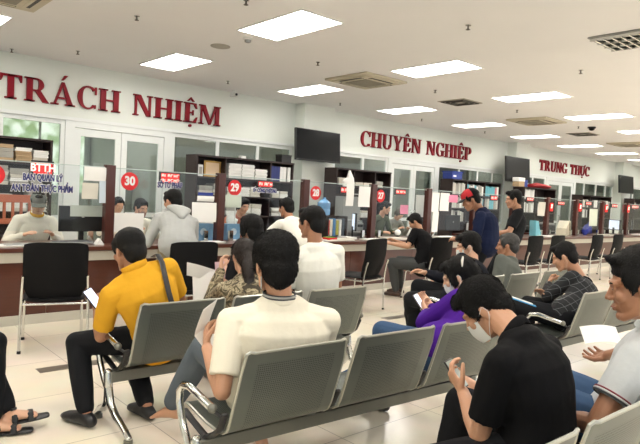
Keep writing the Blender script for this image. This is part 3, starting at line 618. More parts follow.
def bundle(x, z, w_, h_, m, label, group, y=YC0 + .16, d_=.28, name='paper_bundle', cat='paper bundle', yaw=0):
    key = (round(w_, 2), round(h_, 2), m.name)
    if key not in bun:
        mb = MB(); n = max(2, int(h_ / .02))
        for k in range(n): mb.box((random.uniform(-.006, .006), random.uniform(-.01, .01), (k + .5) * h_ / n), (w_ * random.uniform(.93, 1), d_ * random.uniform(.92, 1), h_ / n * .93))
        bun[key] = mb.mesh(name, False)
    o = link(name, bun[key], m, None, (x, y, z), (0, 0, yaw + random.uniform(-.04, .04))); tag(o, label, cat, group); return o
def pack(x0, x1, z, zmax, mats, label, group, wmin=.18, wmax=.3, hs=(.05, .08)):
    x = x0 + .02
    while x < x1 - wmin:
        w_ = min(round(random.uniform(wmin, wmax), 2), x1 - x - .01); 
        if w_ < .1: break
        zz = z
        top = z + random.uniform(.72, .99) * (zmax - z)
        while zz + hs[1] < top:
            h_ = random.choice(hs); bundle(x + w_ / 2, zz + .001, w_ - .02, h_, random.choice(mats), label, group); zz += h_ + .002
        x += w_
GP = mat('grey_paper', (170, 168, 160), .8, var=.15); TAN = mat('tan_folder', (190, 164, 128), .8)
PATT = mat('mixed_document_spines', (205, 205, 196), .7, var=.35, scale=30)
pack(1.2, 2.75, 1.745, 2.05, [PAPER2, GP, TAN, PAPER], 'paper bundle in the bookcase at the left edge', 'paper bundles in the left bookcase')
pack(1.2, 2.75, 1.42, 1.72, [PAPER, GP, PAPER2], 'paper bundle in the bookcase at the left edge', 'paper bundles in the left bookcase')
pack(1.2, 2.75, 1.05, 1.38, [PAPER, GP, PAPER2], 'paper bundle in the bookcase at the left edge', 'paper bundles in the left bookcase')
for r_, (x0, n_) in enumerate(((5.79, 3),)):
    for c_ in range(n_):
        for k in range(4 if c_ < 2 else 3): bundle(x0 + .14 + c_ * .29, 1.721 + k * .067, .27, .065, PAPER, 'white paper bundle on the upper shelf behind disc 29', 'white bundles behind disc 29')
pack(5.75, 6.68, 1.40, 1.66, [PAPER, PAPER2, PAPER], 'paper bundle on the second shelf behind disc 29', 'papers on the second shelf behind disc 29'); pack(6.76, 7.22, 1.40, 1.6, [PAPER, PAPER2], 'paper bundle on the second shelf behind disc 29', 'papers on the second shelf behind disc 29')
pack(5.18, 5.68, 1.40, 1.66, [GP, PAPER2], 'paper bundle on the second shelf behind disc 29', 'papers on the second shelf behind disc 29'); pack(5.75, 6.68, 1.05, 1.36, [PAPER, GP, PAPER2], 'paper bundle on the lower shelves behind disc 29', 'papers on the lower shelves behind disc 29'); pack(6.76, 7.22, 1.05, 1.33, [PAPER, GP], 'paper bundle on the lower shelves behind disc 29', 'papers on the lower shelves behind disc 29')
def binder(x, z, m, label, group, w_=.07, h_=.28):
    key = ('b', m.name)
    if key not in bun:
        b = MB().bb(-w_ / 2, w_ / 2, -.12, .12, 0, h_); b.cyl((0, -.121, .07), .012, .004, 12, 'y'); bun[key] = b.mesh('ring_binder')
    tag(link('ring_binder', bun[key], m, None, (x, YC0 + .15, z)), label, 'binder', group)
NAVB = mat('navy_binder', (36, 48, 112), .4); WHB = mat('white_binder', (228, 228, 224), .4)
# upper right compartment: the divider stands at 6.72
for k in range(5): binder(6.30 + .0 + k * .078 if False else 6.775 + k * .0 + k * .0735 - .0, 1.721, NAVB if k < 3 else WHB, 'blue ring binder on the upper shelf behind disc 29' if k < 3 else 'white ring binder on the upper shelf behind disc 29', 'blue binders behind disc 29' if k < 3 else 'white binders behind disc 29')
binder(7.18, 1.721, WHB, 'white ring binder on the upper shelf behind disc 29', 'white binders behind disc 29')
t = thing('picture_frame', 'gold framed certificate standing in the bookcase behind the hooded man', 'picture frame', (5.52, YC0 + .12, 1.722)); obj('frame', MB().bb(-.17, .17, 0, .02, 0, .03).bb(-.17, .17, 0, .02, .25, .28).bb(-.17, -.14, 0, .02, .03, .25).bb(.14, .17, 0, .02, .03, .25), mat('gold_frame', (190, 150, 80), .35, metal=.5), t); obj('certificate', MB().bb(-.14, .14, .008, .014, .03, .25), mat('cream_certificate', (240, 214, 180), .6), t)
t = thing('photo_stand', 'small white photo frame left of the gold framed certificate', 'picture frame', (5.27, YC0 + .1, 1.722), .3); obj('frame', MB().bb(-.06, .06, 0, .015, 0, .2), WHITEP, t); obj('photo', MB().bb(-.035, .035, -.003, 0, .04, .16), GP, t)
t = thing('storage_box', 'black box on top of the bookcase behind disc 29', 'box', (7.12, YC0 + .15, 2.091)); obj('carton', MB().bb(-.12, .12, -.1, .1, 0, .13), BLKPL, t, bevel=.005); obj('lid', MB().bb(-.125, .125, -.105, .105, .13, .15), BLKPL, t)
t = thing('box', 'tiny white box on top of the bookcase behind disc 29', 'box', (6.12, YC0 + .1, 2.091)); obj('carton', MB().bb(-.05, .05, -.05, .05, 0, .05), WHITEP, t)
pack(8.47, 8.93, 1.735, 1.95, [PAPER2, PAPER, GP], 'paper bundle heaped in the bookcase behind disc 27', 'papers heaped behind disc 27'); pack(8.98, 9.58, 1.735, 1.86, [PAPER, PAPER2], 'paper bundle heaped in the bookcase behind disc 27', 'papers heaped behind disc 27'); pack(9.63, 10.08, 1.735, 1.93, [GP, PAPER2], 'paper bundle heaped in the bookcase behind disc 27', 'papers heaped behind disc 27')
pack(8.47, 8.93, 1.40, 1.6, [GP, PAPER2, TAN], 'paper bundle low in the bookcase behind disc 27', 'papers low behind disc 27'); pack(8.98, 9.58, 1.40, 1.65, [PAPER, PAPER2], 'paper bundle low in the bookcase behind disc 27', 'papers low behind disc 27')
pack(8.47, 8.93, 1.05, 1.3, [GP, TAN, REDD], 'paper bundle low in the bookcase behind disc 27', 'papers low behind disc 27'); pack(8.98, 9.58, 1.05, 1.3, [PAPER, PAPER2], 'paper bundle low in the bookcase behind disc 27', 'papers low behind disc 27')
t = thing('plush_bag', 'white plastic bag bulging up in front of the bookcase left of disc 27', 'bag', (at(347.5, 180, 8.9).x, 8.85, 1.55)); obj('bag_body', MB().loft([(0, 0, .0), (.0, 0, .12), (-.02, 0, .25), (.03, 0, .34), (0, 0, .47)], [(.12, .07), (.15, .08), (.17, .08), (.09, .06), (.03, .03)], n=10), PAPER, t); t.name = 'plastic_bag'
t = thing('side_table', 'slim cabinet carrying the white plastic bag', 'cabinet', (t.location.x, 8.85, 0)); obj('body', MB().bb(-.25, .25, -.12, .12, 0, 1.5), GREYP, t); obj('top', MB().bb(-.26, .26, -.13, .13, 1.5, 1.55), CABD, t)
t = thing('storage_box', 'blue storage box on top of the bookcase left of the red cap', 'box', (12.68, YC0 + .18, 2.081)); obj('carton', MB().bb(-.22, .22, -.15, .15, 0, .17), BLUE, t, bevel=.01); obj('lid', MB().bb(-.24, .24, -.16, .16, .17, .2), BLUE, t); obj('label_card', MB().bb(-.17, -.04, -.153, -.15, .06, .1), PAPER, t)
def rows(x0, x1, z, hh, n, cols_, label, group, zmax=None):
    w_ = (x1 - x0 - .04) / n
    for k in range(n):
        m = random.choice(cols_); key = ('r', round(w_, 3), round(hh, 2), m.name, k % 3)
        if key not in bun: bun[key] = MB().bb(-w_ * .45, w_ * .45, -.11, .11, 0, hh * (1 - .07 * (k % 3))).mesh('file_box', False)
        tag(link('file_box', bun[key], m, None, (x0 + .02 + (k + .5) * w_, YC0 + .14, z)), label, 'file box', group)
TQ = mat('turquoise_file', (110, 190, 205), .5); PK = mat('pink_file', (225, 130, 140), .5); BK = mat('black_file', (40, 40, 46), .5)
rows(12.49, 13.08, 1.701, .3, 8, [PAPER, PATT, GP, PAPER2], 'file box on the upper shelf behind the red cap', 'file boxes behind the red cap'); rows(13.12, 13.93, 1.701, .28, 9, [PAPER, PATT, GP, TQ], 'file box on the upper shelf behind the red cap', 'file boxes behind the red cap')
rows(13.98, 14.68, 1.701, .27, 7, [TQ, PAPER, PK, TQ, BK], 'file box on the upper shelf behind the red cap', 'file boxes behind the red cap'); rows(12.49, 13.08, 1.351, .28, 8, [PAPER, PATT, GP], 'file box on the middle shelf behind the red cap', 'file boxes on the middle shelf behind the red cap'); rows(13.12, 14.68, 1.351, .28, 14, [PAPER, PATT, GP, TQ], 'file box on the middle shelf behind the red cap', 'file boxes on the middle shelf behind the red cap')
rows(12.49, 13.08, 1.001, .28, 6, [PAPER, PATT, GP, BK], 'file box on the lower shelf behind the red cap', 'file boxes on the lower shelf behind the red cap')
rows(16.04, 16.66, 1.701, .29, 7, [PAPER, PAPER, WHB, PATT], 'file box under the second television', 'file boxes under the second television'); rows(16.04, 16.66, 1.301, .3, 7, [PAPER, GP, PATT], 'file box under the second television', 'file boxes under the second television'); rows(16.74, 17.65, 1.301, .3, 7, [PAPER, GP, BK], 'file box under the second television', 'file boxes under the second television')
rows(19.84, 20.36, 1.551, .26, 8, [BK, GP, PAPER, PAPER2], 'file box in the bookcase behind the far counter bays', 'file boxes behind the far bays'); rows(20.44, 22.06, 1.551, .26, 11, [PAPER, GP, PAPER2, BK], 'file box in the bookcase behind the far counter bays', 'file boxes behind the far bays'); rows(19.84, 20.36, 1.201, .3, 7, [BK, GP, PAPER], 'file box in the bookcase behind the far counter bays', 'file boxes behind the far bays')
rows(24.25, 26.5, 1.551, .28, 12, [PAPER, GP, BK], 'file box in the right edge bookcase', 'file boxes at the right edge')
t = thing('red_cushion', 'red bundle on top of the bookcase under the second television', 'bundle', (17.2, YC0 + .18, 2.051)); obj('bundle', MB().loft([(-.55, 0, .06), (-.2, 0, .08), (.2, 0, .07), (.55, 0, .06)], [(.12, .06), (.14, .08), (.13, .07), (.1, .05)], side=(0, 1, 0)), mat('red_cloth', (170, 36, 40), .7, bump=.4, bscale=10), t); t.name = 'cloth_bundle'
t = thing('storage_box', 'open carton with blue and orange things under the second television', 'box', (at(521, 181, YC0 + .1).x, YC0 + .15, 2.051)); obj('carton', MB().bb(-.2, .12, -.1, .1, 0, .14), TAN, t); obj('blue_packet', MB().bb(.13, .3, -.1, .1, 0, .2), BLUE, t); obj('white_lid', MB().bb(-.22, .14, -.11, .11, .14, .26), PAPER, t, bevel=.02)

# ------------------------------------------------------------------ visitor chairs with black mesh backs
def visitor_chair(label, loc, yaw):
    t = thing('visitor_chair', label, 'chair', loc, yaw, 'visitor chairs along the counter')
    def back(u, v):
        z = .43 + .54 * v; taper = 1 - .30 * max(0, (.35 - v) / .35) ** 1.6; c = (2 * u - 1)
        r = .04; zz = 1
        if v > .93: taper *= 1 - .03 * ((v - .93) / .07) ** 2
        return V((c * .262 * taper, -.02 - .10 * v + .04 * c * c - .03 * math.sin(v * PI), z - (.02 * abs(c) ** 6 if v > .9 else 0)))
    obj('backrest', MB().sheet(back, 14, 14, .014), BLKMESH, t)
    obj('seat', MB().loft([(0, -.04, .455), (0, .02, .46), (0, .25, .462), (0, .42, .452), (0, .46, .44)], [(.235, .02), (.25, .03), (.255, .032), (.25, .028), (.23, .016)], side=(1, 0, 0), n=20), BLKMESH, t)
    for s in (-1, 1):
        l = obj('leg', MB().tube([(s * .275, -.06, .02), (s * .272, -.055, .3), (s * .268, -.06, .46), (s * .262, -.085, .60), (s * .258, -.11, .68)], .0125), CHROME, t); obj('rubber_foot', MB().cyl((s * .275, -.06, .012), .016, .024), BLKPL, l)
        l = obj('leg', MB().tube([(s * .255, .44, .02), (s * .25, .40, .25), (s * .25, .38, .41), (s * .25, .30, .428)], .0125), CHROME, t); obj('rubber_foot', MB().cyl((s * .255, .44, .012), .016, .024), BLKPL, l)
        obj('side_rail', MB().bar((s * .262, -.06, .425), (s * .25, .36, .425), .011), CHROME, t)
    obj('cross_bar', MB().bar((-.262, -.055, .425), (.262, -.055, .425), .010), CHROME, t)
    return t
c0 = visitor_chair('black mesh visitor chair standing empty at the left end of the counter', (1.73, 5.42, 0), -.28)
CH_ = [(3.0, 5.30, -.05, 'black mesh visitor chair behind the hooded man, white paper before it'), (5.66, 5.30, .22, 'black mesh visitor chair standing empty in front of disc 27'), (7.18, 5.38, 0, 'black mesh visitor chair the man bent over the counter sits on'),
       (9.98, 5.4, 0, 'black mesh visitor chair nearest right of the standing man in black'), (10.82, 5.4, 0, 'black mesh visitor chair behind the head of the man in the check shirt'),
       (12.55, 5.4, .0, 'left one of two black visitor chairs beyond the grey-polo man'), (13.6, 5.4, 0, 'right one of two black visitor chairs beyond the grey-polo man'),
       (3.72, 5.02, 0, 'black mesh visitor chair mostly hidden behind the woman in camouflage')]
for x, y, r_, lab in CH_: dup(c0, (x, y, 0), r_, lab)

# ------------------------------------------------------------------ waiting benches
PROF = [(-.004, .795), (.0, .80), (.008, .79), (.03, .70), (.062, .60), (.092, .51), (.115, .44), (.135, .405), (.165, .387), (.22, .38), (.32, .382), (.42, .395), (.50, .408), (.55, .412), (.575, .403), (.583, .39)]
def seat_mesh(w_=.59):
    bm = bmesh.new(); uvl = bm.loops.layers.uv.new('UVMap'); L = [0]
    for a, b in zip(PROF, PROF[1:]): L.append(L[-1] + math.dist(a, b))
    NU = 14; tot = L[-1]; g = []; uvs = {}
    for i, (y, z) in enumerate(PROF):
        row = []
        for k in range(NU + 1):
            c = 2 * k / NU - 1; r = .05; e = min(L[i], tot - L[i]); hw = w_ / 2
            if e < r: hw -= r - math.sqrt(max(0, r * r - (r - e) ** 2))
            dish = .018 * (1 - c * c) * math.sin(PI * min(1, L[i] / .42)) if L[i] < .42 else -.0
            v = bm.verts.new((c * hw, y - dish, z)); row.append(v); uvs[v] = (c * hw, L[i])
        g.append(row)
    fs = []
    for a, b in zip(g, g[1:]):
        for k in range(NU):
            f_ = bm.faces.new((a[k], a[k + 1], b[k + 1], b[k])); fs.append(f_)
            for lp in f_.loops: lp[uvl].uv = uvs[lp.vert]
    bmesh.ops.recalc_face_normals(bm, faces=fs)
    edge = [(v.co.copy()) for v in g[0]] + [r_[-1].co.copy() for r_ in g[1:]] + [v.co.copy() for v in g[-1][::-1][1:]] + [r_[0].co.copy() for r_ in g[::-1][1:-1]]
    bmesh.ops.solidify(bm, geom=fs, thickness=.004)
    me = bpy.data.meshes.new('seat_shell'); bm.to_mesh(me); bm.free(); me.polygons.foreach_set('use_smooth', [True] * len(me.polygons)); me.set_sharp_from_angle(angle=.7)
    rim = MB(); ed = edge + edge[:1]; rim.loft(ed, [.0075] * len(ed), n=6, round_=False)
    return me, rim.mesh('rim')
SEATM, RIMM = seat_mesh()
def bench(x0, y0, yaw, n, pitch, label, arms=(True, True)):
    t = thing('waiting_bench', label, 'bench', (x0, y0, 0), yaw, 'perforated steel waiting benches')
    for k in range(n):
        sh = link('seat_shell', SEATM, PERF, t, (pitch * (k + .5), 0, 0)); link('rim', RIMM, RIM, sh)
    obj('beam', MB().bb(-.04, n * pitch + .04, .24, .31, .27, .34), STEELB, t, bevel=.006)
    for k in range(n + 1):
        x = k * pitch
        b_ = MB(); b_.loft([(x, .275, .34), (x, .22, .36), (x, .14, .42), (x, .10, .50)], [(.02, .012)] * 4, side=(1, 0, 0), n=8); b_.loft([(x, .275, .345), (x, .42, .375), (x, .5, .395)], [(.02, .01)] * 3, side=(1, 0, 0), n=8)
        obj('seat_bracket', b_, BLKPL, t)
    for s, on in ((0, arms[0]), (1, arms[1])):
        x = -.045 if s == 0 else n * pitch + .045
        l = obj('leg', MB().loft([(x, .275, .33), (x, .265, .24), (x, .27, .15), (x, .32, .10), (x, .39, .07), (x, .43, .035)], [(.026, .03), (.026, .03), (.026, .028), (.024, .026), (.023, .023), (.022, .016)], side=(1, 0, 0), n=12)
                .loft([(x, .265, .24), (x, .22, .15), (x, .13, .10), (x, .0, .065), (x, -.08, .035)], [(.026, .03), (.024, .026), (.022, .024), (.02, .02), (.02, .014)], side=(1, 0, 0), n=12), CHROME, t)
        [obj('foot_pad', MB().cyl((x, yy, .012), .026, .024), STEELB, l) for yy in (.42, -.07)]
        if on:
            a = obj('armrest', MB().loft([(x, .275, .22), (x, .34, .27), (x, .42, .36), (x, .465, .45), (x, .47, .51), (x, .43, .55), (x, .36, .56), (x, .26, .545), (x, .15, .53)], [(.019, .019)] * 9, side=(1, 0, 0), n=12), CHROME, t)
            obj('end_cap', MB().ell((x, .135, .528), (.022, .022, .022)), STEELB, a); obj('arm_link', MB().bar((x, .14, .52), (x + (.05 if s == 0 else -.05), .10, .48), .009), BLKPL, a)
    return t
bench(1.50, 3.27, -.03, 3, .645, 'steel bench the men in yellow and white T-shirt sit on, seen from behind')
bench(1.43, 2.08, -.06, 3, .655, 'steel bench behind the man in the white polo, two empty backs beside him')
bench(1.26, .82, -.02, 4, .655, 'nearest steel bench at the bottom right corner under the grey-polo man')
bench(4.87, 2.15, -.03, 3, .63, 'steel bench the man in the check shirt sits on')
bench(4.64, 3.12, .0, 3, .70, 'steel bench in front of the check-shirted man, behind the older man')
# ------------------------------------------------------------------ people
SKIN = {}
def skin(name, c):
    m = mat(name, c, .48, var=.06, scale=8, bump=.08, bscale=200); m.node_tree.nodes['Principled BSDF'].inputs['Subsurface Weight'].default_value = .08
    m.node_tree.nodes['Principled BSDF'].inputs['Subsurface Radius'].default_value = (.02, .01, .006); return m
SK1 = skin('warm_skin', (196, 148, 118)); SK2 = skin('tan_skin', (168, 120, 92)); SK3 = skin('pale_skin', (214, 168, 140))
HAIRM = mat('black_hair', (11, 10, 10), .62, var=.3, scale=30, bump=.5, bscale=220, spec=.25); HAIRG = mat('greying_hair', (62, 60, 58), .6, var=.4, scale=40); HAIRB = mat('dark_brown_hair', (34, 24, 20), .55, var=.3, scale=30)
def cloth(name, c, r=.85, **k): return mat(name, c, r, var=k.get('var', .06), scale=9, bump=k.get('bump', .25), bscale=k.get('bs', 22), spec=.15)

def remesh(mb, name, vox, smooth_it, wr=0., wscale=9., seed=0):
    me = mb.mesh(name, False); o = bpy.data.objects.new('t', me); COL.objects.link(o)
    r = o.modifiers.new('r', 'REMESH'); r.mode = 'VOXEL'; r.voxel_size = vox; r.use_smooth_shade = True
    sm = o.modifiers.new('s', 'SMOOTH'); sm.factor = .5; sm.iterations = smooth_it
    dg = bpy.context.evaluated_depsgraph_get(); out = bpy.data.meshes.new_from_object(o.evaluated_get(dg)); out.name = name
    bpy.data.objects.remove(o); bpy.data.meshes.remove(me)
    if wr:
        off = V((seed * 3.1, seed * 1.7, 0)); nrm = [v.normal.copy() for v in out.vertices]
        for v, nn in zip(out.vertices, nrm):
            p_ = v.co + off
            q_ = V((p_.x, p_.y, p_.z)) * wscale + noise.noise_vector(v.co * 4 + off) * 1.3
            d = noise.noise(q_) * 1.6 + .4 * (1 - abs(noise.noise(q_ * .8)) * 2.4)
            v.co += nn * wr * max(-.6, d)
        out.update()
    out.polygons.foreach_set('use_smooth', [True] * len(out.polygons)); return out
def ik(a, b, l1, l2, hint):
    d = b - a; L = d.length
    if L > (l1 + l2) * .995: b = a + d.normalized() * (l1 + l2) * .995; d = b - a; L = d.length
    if L < abs(l1 - l2) * 1.1 + .02: L = abs(l1 - l2) * 1.1 + .02
    u = d.normalized(); x = (l1 * l1 - l2 * l2 + L * L) / (2 * L); h = math.sqrt(max(0, l1 * l1 - x * x))
    w_ = hint - u * hint.dot(u); w_ = w_.normalized() if w_.length > 1e-4 else u.orthogonal().normalized()
    return a + u * x + w_ * h, b
def hand(mb, wr, d, nrm, thumb, curl, s):
    d = d.normalized(); nrm = (nrm - d * nrm.dot(d)).normalized(); w_ = d.cross(nrm).normalized()
    if w_.dot(thumb) < 0: w_ = -w_
    mb.loft([wr - d * .02 * s, wr + d * .02 * s, wr + d * .055 * s, wr + d * .088 * s], [(.025 * s, .019 * s), (.032 * s, .018 * s), (.040 * s, .016 * s), (.039 * s, .012 * s)], side=w_, n=10)
    for i, (ln, off) in enumerate(((.072, .031), (.080, .0105), (.074, -.0105), (.058, -.031))):
        p = wr + d * (.086 - .004 * abs(i - 1)) * s + w_ * off * s; dd = d + w_ * off * 1.2; dd.normalize(); c = 0
        pts = [p - dd * .015 * s, p]
        for k, fr in enumerate((.45, .30, .25)):
            c += curl * (.75, 1.0, .7)[k]; q = dd * math.cos(c) + nrm * math.sin(c); pts.append(pts[-1] + q * ln * fr * s)
        mb.loft(pts, [.0088 * s, .0092 * s, .0085 * s, .0078 * s, .0068 * s], n=8)
    p = wr + d * .02 * s + w_ * .026 * s; td = (d * .62 + w_ * .62 + nrm * .45).normalized(); t2 = (d * .85 + w_ * .15 + nrm * (.3 + curl * .4)).normalized()
    mb.loft([p - td * .01 * s, p + td * .035 * s, p + td * .035 * s + t2 * .032 * s, p + td * .035 * s + t2 * .056 * s], [.0135 * s, .0115 * s, .0105 * s, .0085 * s], n=8)

def person(label, yaw, base, pel, head, hy=0, hp=0, hr=0, s=1.06, vox=.008, sk=SK1, hair=HAIRM, style='short', top=None, sleeve='short', bottom=None, shoes=None, legs='sit',
           arms=None, feet=None, w=1., collar=None, bulge=.03, back=None, strands=700, wr=.003, twist=0., neckf=.45, loose=1., hem=None, hairlen=.028, kneehint=None, nbw=None, bulk=1.):
    """base: world x,y under the pelvis; pel: pelvis height; head: world position of the head centre; everything else in the person's own frame (x right, y front)"""
    R = Matrix.Rotation(yaw, 3, 'Z'); Ri = R.transposed(); B = V((base[0], base[1], 0))
    loc = lambda p: Ri @ (V(p) - B)
    hc = loc(head); P = V((0, 0, pel)); HR = Euler((hp, hr, hy), 'ZXY').to_matrix() if False else (Matrix.Rotation(hy, 3, 'Z') @ Matrix.Rotation(hp, 3, 'X') @ Matrix.Rotation(hr, 3, 'Y'))
    td = (hc - P).normalized(); nd = (V((0, 0, 1)) * (1 - neckf) + td * neckf).normalized()
    hb = hc + HR @ V((0, -.025, -.04)) * s
    nb = hb - nd * .125 * s; nb += V((0, -.022 * s, 0))
    if nbw is not None: nb = loc(nbw)
    mid = (P + nb) / 2; bk = -(nb - P).cross(V((1, 0, 0))).normalized(); bk = bk if bk.y < 0 else -bk
    sp = lambda t: P * (1 - t) ** 2 + (mid + bk * bulge * 2) * 2 * t * (1 - t) + nb * t * t
    sr = Matrix.Rotation(twist, 3, 'Z') @ V((1, 0, 0)); tdir = (nb - sp(.6)).normalized(); sr = (sr - tdir * sr.dot(tdir)).normalized()
    shc = nb - tdir * .072 * s
    shl = {-1: shc - sr * .172 * s * w, 1: shc + sr * .172 * s * w}
    body = MB()
    ts = [0, .12, .3, .5, .7, .85, .95]; tr = [(.15, .11), (.15, .115), (.135, .10), (.145, .105), (.16, .11), (.135, .09), (.075, .065)]
    body.loft([sp(t) for t in ts], [(a * s * w * .94, b * s * .94) for a, b in tr], side=sr, n=18)
    body.loft([shl[-1], shc - sr * .08 * s, shc + sr * .08 * s, shl[1]], [.05 * s, .055 * s, .055 * s, .05 * s], n=12)
    body.loft([nb - tdir * .03 * s, nb + (hb - nb) * .35, hb + HR @ V((0, 0, .02)) * s], [.062 * s, .055 * s, .056 * s], n=14)
    # head
    H = lambda x, y, z: hc + HR @ (V((x, y, z)) * s)
    def he(c, r, rot=None): body.ell(H(*c), [q * s for q in r], HR if rot is None else HR @ rot)
    he((0, -.015, .035), (.075, .094, .084)); he((0, .025, -.03), (.060, .062, .082)); he((0, .066, -.094), (.024, .020, .019))
    for e in (-1, 1):
        body.loft([H(e * .054, -.002, -.04), H(e * .046, .022, -.078), H(e * .02, .062, -.098)], [.02 * s, .018 * s, .015 * s], n=8)
        he((e * .038, .062, -.022), (.024, .022, .024)); he((e * .030, .076, .004), (.015, .010, .009)); he((e * .011, .094, -.030), (.010, .011, .008))
        he((e * .077, -.006, -.004), (.008, .018, .030), Matrix.Rotation(e * .25, 3, 'Z') @ Matrix.Rotation(-.15, 3, 'X'))
    body.loft([H(-.048, .068, .024), H(-.02, .080, .022), H(.02, .080, .022), H(.048, .068, .024)], [.011 * s, .012 * s, .012 * s, .011 * s], n=8)
    body.loft([H(0, .080, .018), H(0, .091, -.006), H(0, .102, -.026)], [.0075 * s, .0085 * s, .0105 * s], n=8)
    body.loft([H(-.022, .079, -.057), H(0, .088, -.054), H(.022, .079, -.057)], [.005 * s, .0065 * s, .005 * s], n=8); body.loft([H(-.018, .078, -.067), H(0, .087, -.068), H(.018, .078, -.067)], [.006 * s, .008 * s, .006 * s], n=8)
    # arms
    arms = arms or {}; UA, FA = .285 * s, .255 * s; J = {}
    for e in (-1, 1):
        a = arms.get(e) or dict(to=(e * .18, .25, pel + .14), hint=(e * .3, -.5, -1))
        tgt = V(a['to']) if 'world' not in a else loc(a['world'])
        el, wrp = ik(shl[e], tgt, UA, FA, (loc(a['hw']) - shl[e]) if 'hw' in a else V(a.get('hint', (e * .4, -.5, -1))))
        J[e] = (shl[e], el, wrp)
        body.loft([shl[e], shl[e] * .5 + el * .5, el], [.047 * s, .043 * s, .036 * s], n=12); body.loft([el, el * .65 + wrp * .35, wrp * .85 + el * .15, wrp], [.037 * s, .038 * s, .027 * s, .025 * s], n=12)
        hd = V(a['dir']) if 'dir' in a else (wrp - el).normalized() ; pn = V(a.get('palm', (-e * .6, 0, -.8)))
        hand(body, wrp, hd * .7 + (wrp - el).normalized() * .3 if 'dir' in a else hd, pn, V(a.get('thumb', (-e, .3, .4))), a.get('curl', .45), s)
    # legs
    TH, SHN = .43 * s, .42 * s; K = {}
    for e in (-1, 1):
        hip = P + V((e * .085 * s, 0, -.02))
        if feet and e in feet: an = loc(feet[e][1]) if feet[e][0] in ('w', 'wd') else V(feet[e][0]); fd = Ri @ V(feet[e][-1]) if feet[e][0] == 'wd' else V(feet[e][-1])
        elif legs == 'sit': an = V((e * .13, .40 * s, .085 * s)); fd = V((e * .15, 1, 0))
        else: an = V((e * .10, .02 * e, .085 * s)); fd = V((e * .2, 1, 0))
        kh = V(kneehint[e]) if kneehint and e in kneehint else V((e * .15, 1, .8 if legs == 'sit' else .2))
        kn, an = ik(hip, an, TH, SHN, kh); fd.normalize(); K[e] = (hip, kn, an, fd)
        body.loft([hip, hip * .5 + kn * .5, kn], [.075 * s, .068 * s, .05 * s], n=12); body.loft([kn, kn * .65 + an * .35, an * .85 + kn * .15, an], [.05 * s, .05 * s, .034 * s, .034 * s], n=12)
        up_ = V((0, 0, 1)) if abs(fd.z) < .8 else V((0, 1, 0)); sd = fd.cross(up_).normalized(); un = sd.cross(fd)
        body.loft([an - fd * .035 * s - un * .05 * s, an + fd * .02 * s - un * .035 * s, an + fd * .09 * s - un * .048 * s, an + fd * .135 * s - un * .058 * s], [(.03 * s, .026 * s), (.034 * s, .036 * s), (.040 * s, .022 * s), (.042 * s, .014 * s)], side=sd, n=12)
        if shoes is None:
            for k in range(5): body.loft([an + fd * .13 * s - un * .06 * s + sd * (k - 2) * .017 * s, an + fd * (.175 - .008 * abs(k - (1 if e > 0 else 3))) * s - un * .063 * s + sd * (k - 2) * .018 * s], [.0095 * s, .008 * s], n=8)
    bo = link('person', remesh(body, 'person', vox, 3), sk, None, (base[0], base[1], 0), (0, 0, yaw)); tag(bo, label, 'person')
    # garments
    if top:
        g = MB(); k = 1.12 * loose
        t0 = -.10 if hem is None else hem
        ts = [t0, .02, .15, .3, .5, .7, .83, .92]; tr = [(.175, .135), (.172, .135), (.160, .128), (.150, .122), (.162, .125), (.176, .125), (.155, .105), (.105, .080)]
        g.loft([sp(t) if t > 0 else P + (sp(0) - sp(.1)) * (-t * 10) for t in ts], [(a * s * w * loose, b * s * loose) for a, b in tr], side=sr, n=20)
        g.loft([shl[-1], shc - sr * .10 * s, shc + sr * .10 * s, shl[1]], [.060 * s, .070 * s, .070 * s, .060 * s], n=12)
        for e in (-1, 1): g.loft([nb - tdir * .02 * s + sr * e * .03 * s, nb - tdir * .035 * s + sr * e * .09 * s, shl[e] + tdir * .0 * s], [.045 * s, .048 * s, .056 * s], n=12)
        for e in (-1, 1):
            a_, el, wrp = J[e]; sl = arms.get(e, {}).get('sleeve', sleeve) if arms else sleeve
            if sl == 'short': cu_ = arms.get(e, {}).get('cut', .78); g.loft([a_, a_ * .6 + el * .4, a_ * (1 - cu_) + el * cu_], [.061 * s, .063 * s, .062 * s], n=14, round_=False)
            else:
                en = wrp * .92 + el * .08; g.loft([a_, a_ * .5 + el * .5, el], [.061 * s, .058 * s, .052 * s], n=14); g.loft([el, el * .5 + en * .5, en], [.052 * s, .049 * s, .037 * s], n=14)
        if back: back(g, sp, nb, sr, tdir, shc, hb, s, P)
        link('shirt', remesh(g, 'shirt', max(vox, .007), 4, wr * 1.2, 8, len(label)), top, bo)
        if collar:
            cm, ch_ = collar; c = MB(); ax = (hb - nb).normalized(); u = sr; v_ = ax.cross(u).normalized(); pts = []
            for lay in (0,):
                ring = [nb + ax * (.022 * s) + (u * math.cos(a) * .072 + v_ * math.sin(a) * .070) * s for a in [2 * PI * q / 24 for q in range(25)]]
                c.loft(ring, [(.012 * s, .006 * s) if ch_ < .02 else (.020 * s, .007 * s)] * 25, side=ax, n=8, round_=False)
            link('collar', c.mesh('collar'), cm, bo)
    if bottom:
        g = MB(); g.ell(P + V((0, 0, -.0)), (.17 * s * w, .132 * s, .12 * s))
        for e in (-1, 1):
            hip, kn, an, fd = K[e]; en = an * .93 + kn * .07
            g.loft([hip, hip * .5 + kn * .5, kn], [.098 * s, .088 * s, .070 * s], n=14); g.loft([kn, kn * .5 + en * .5, en], [.069 * s, .066 * s, .052 * s], n=14, round_=True)
        link('trousers', remesh(g, 'trousers', max(vox, .008), 4, wr * 1.3, 7, len(label) + 5), bottom, bo)
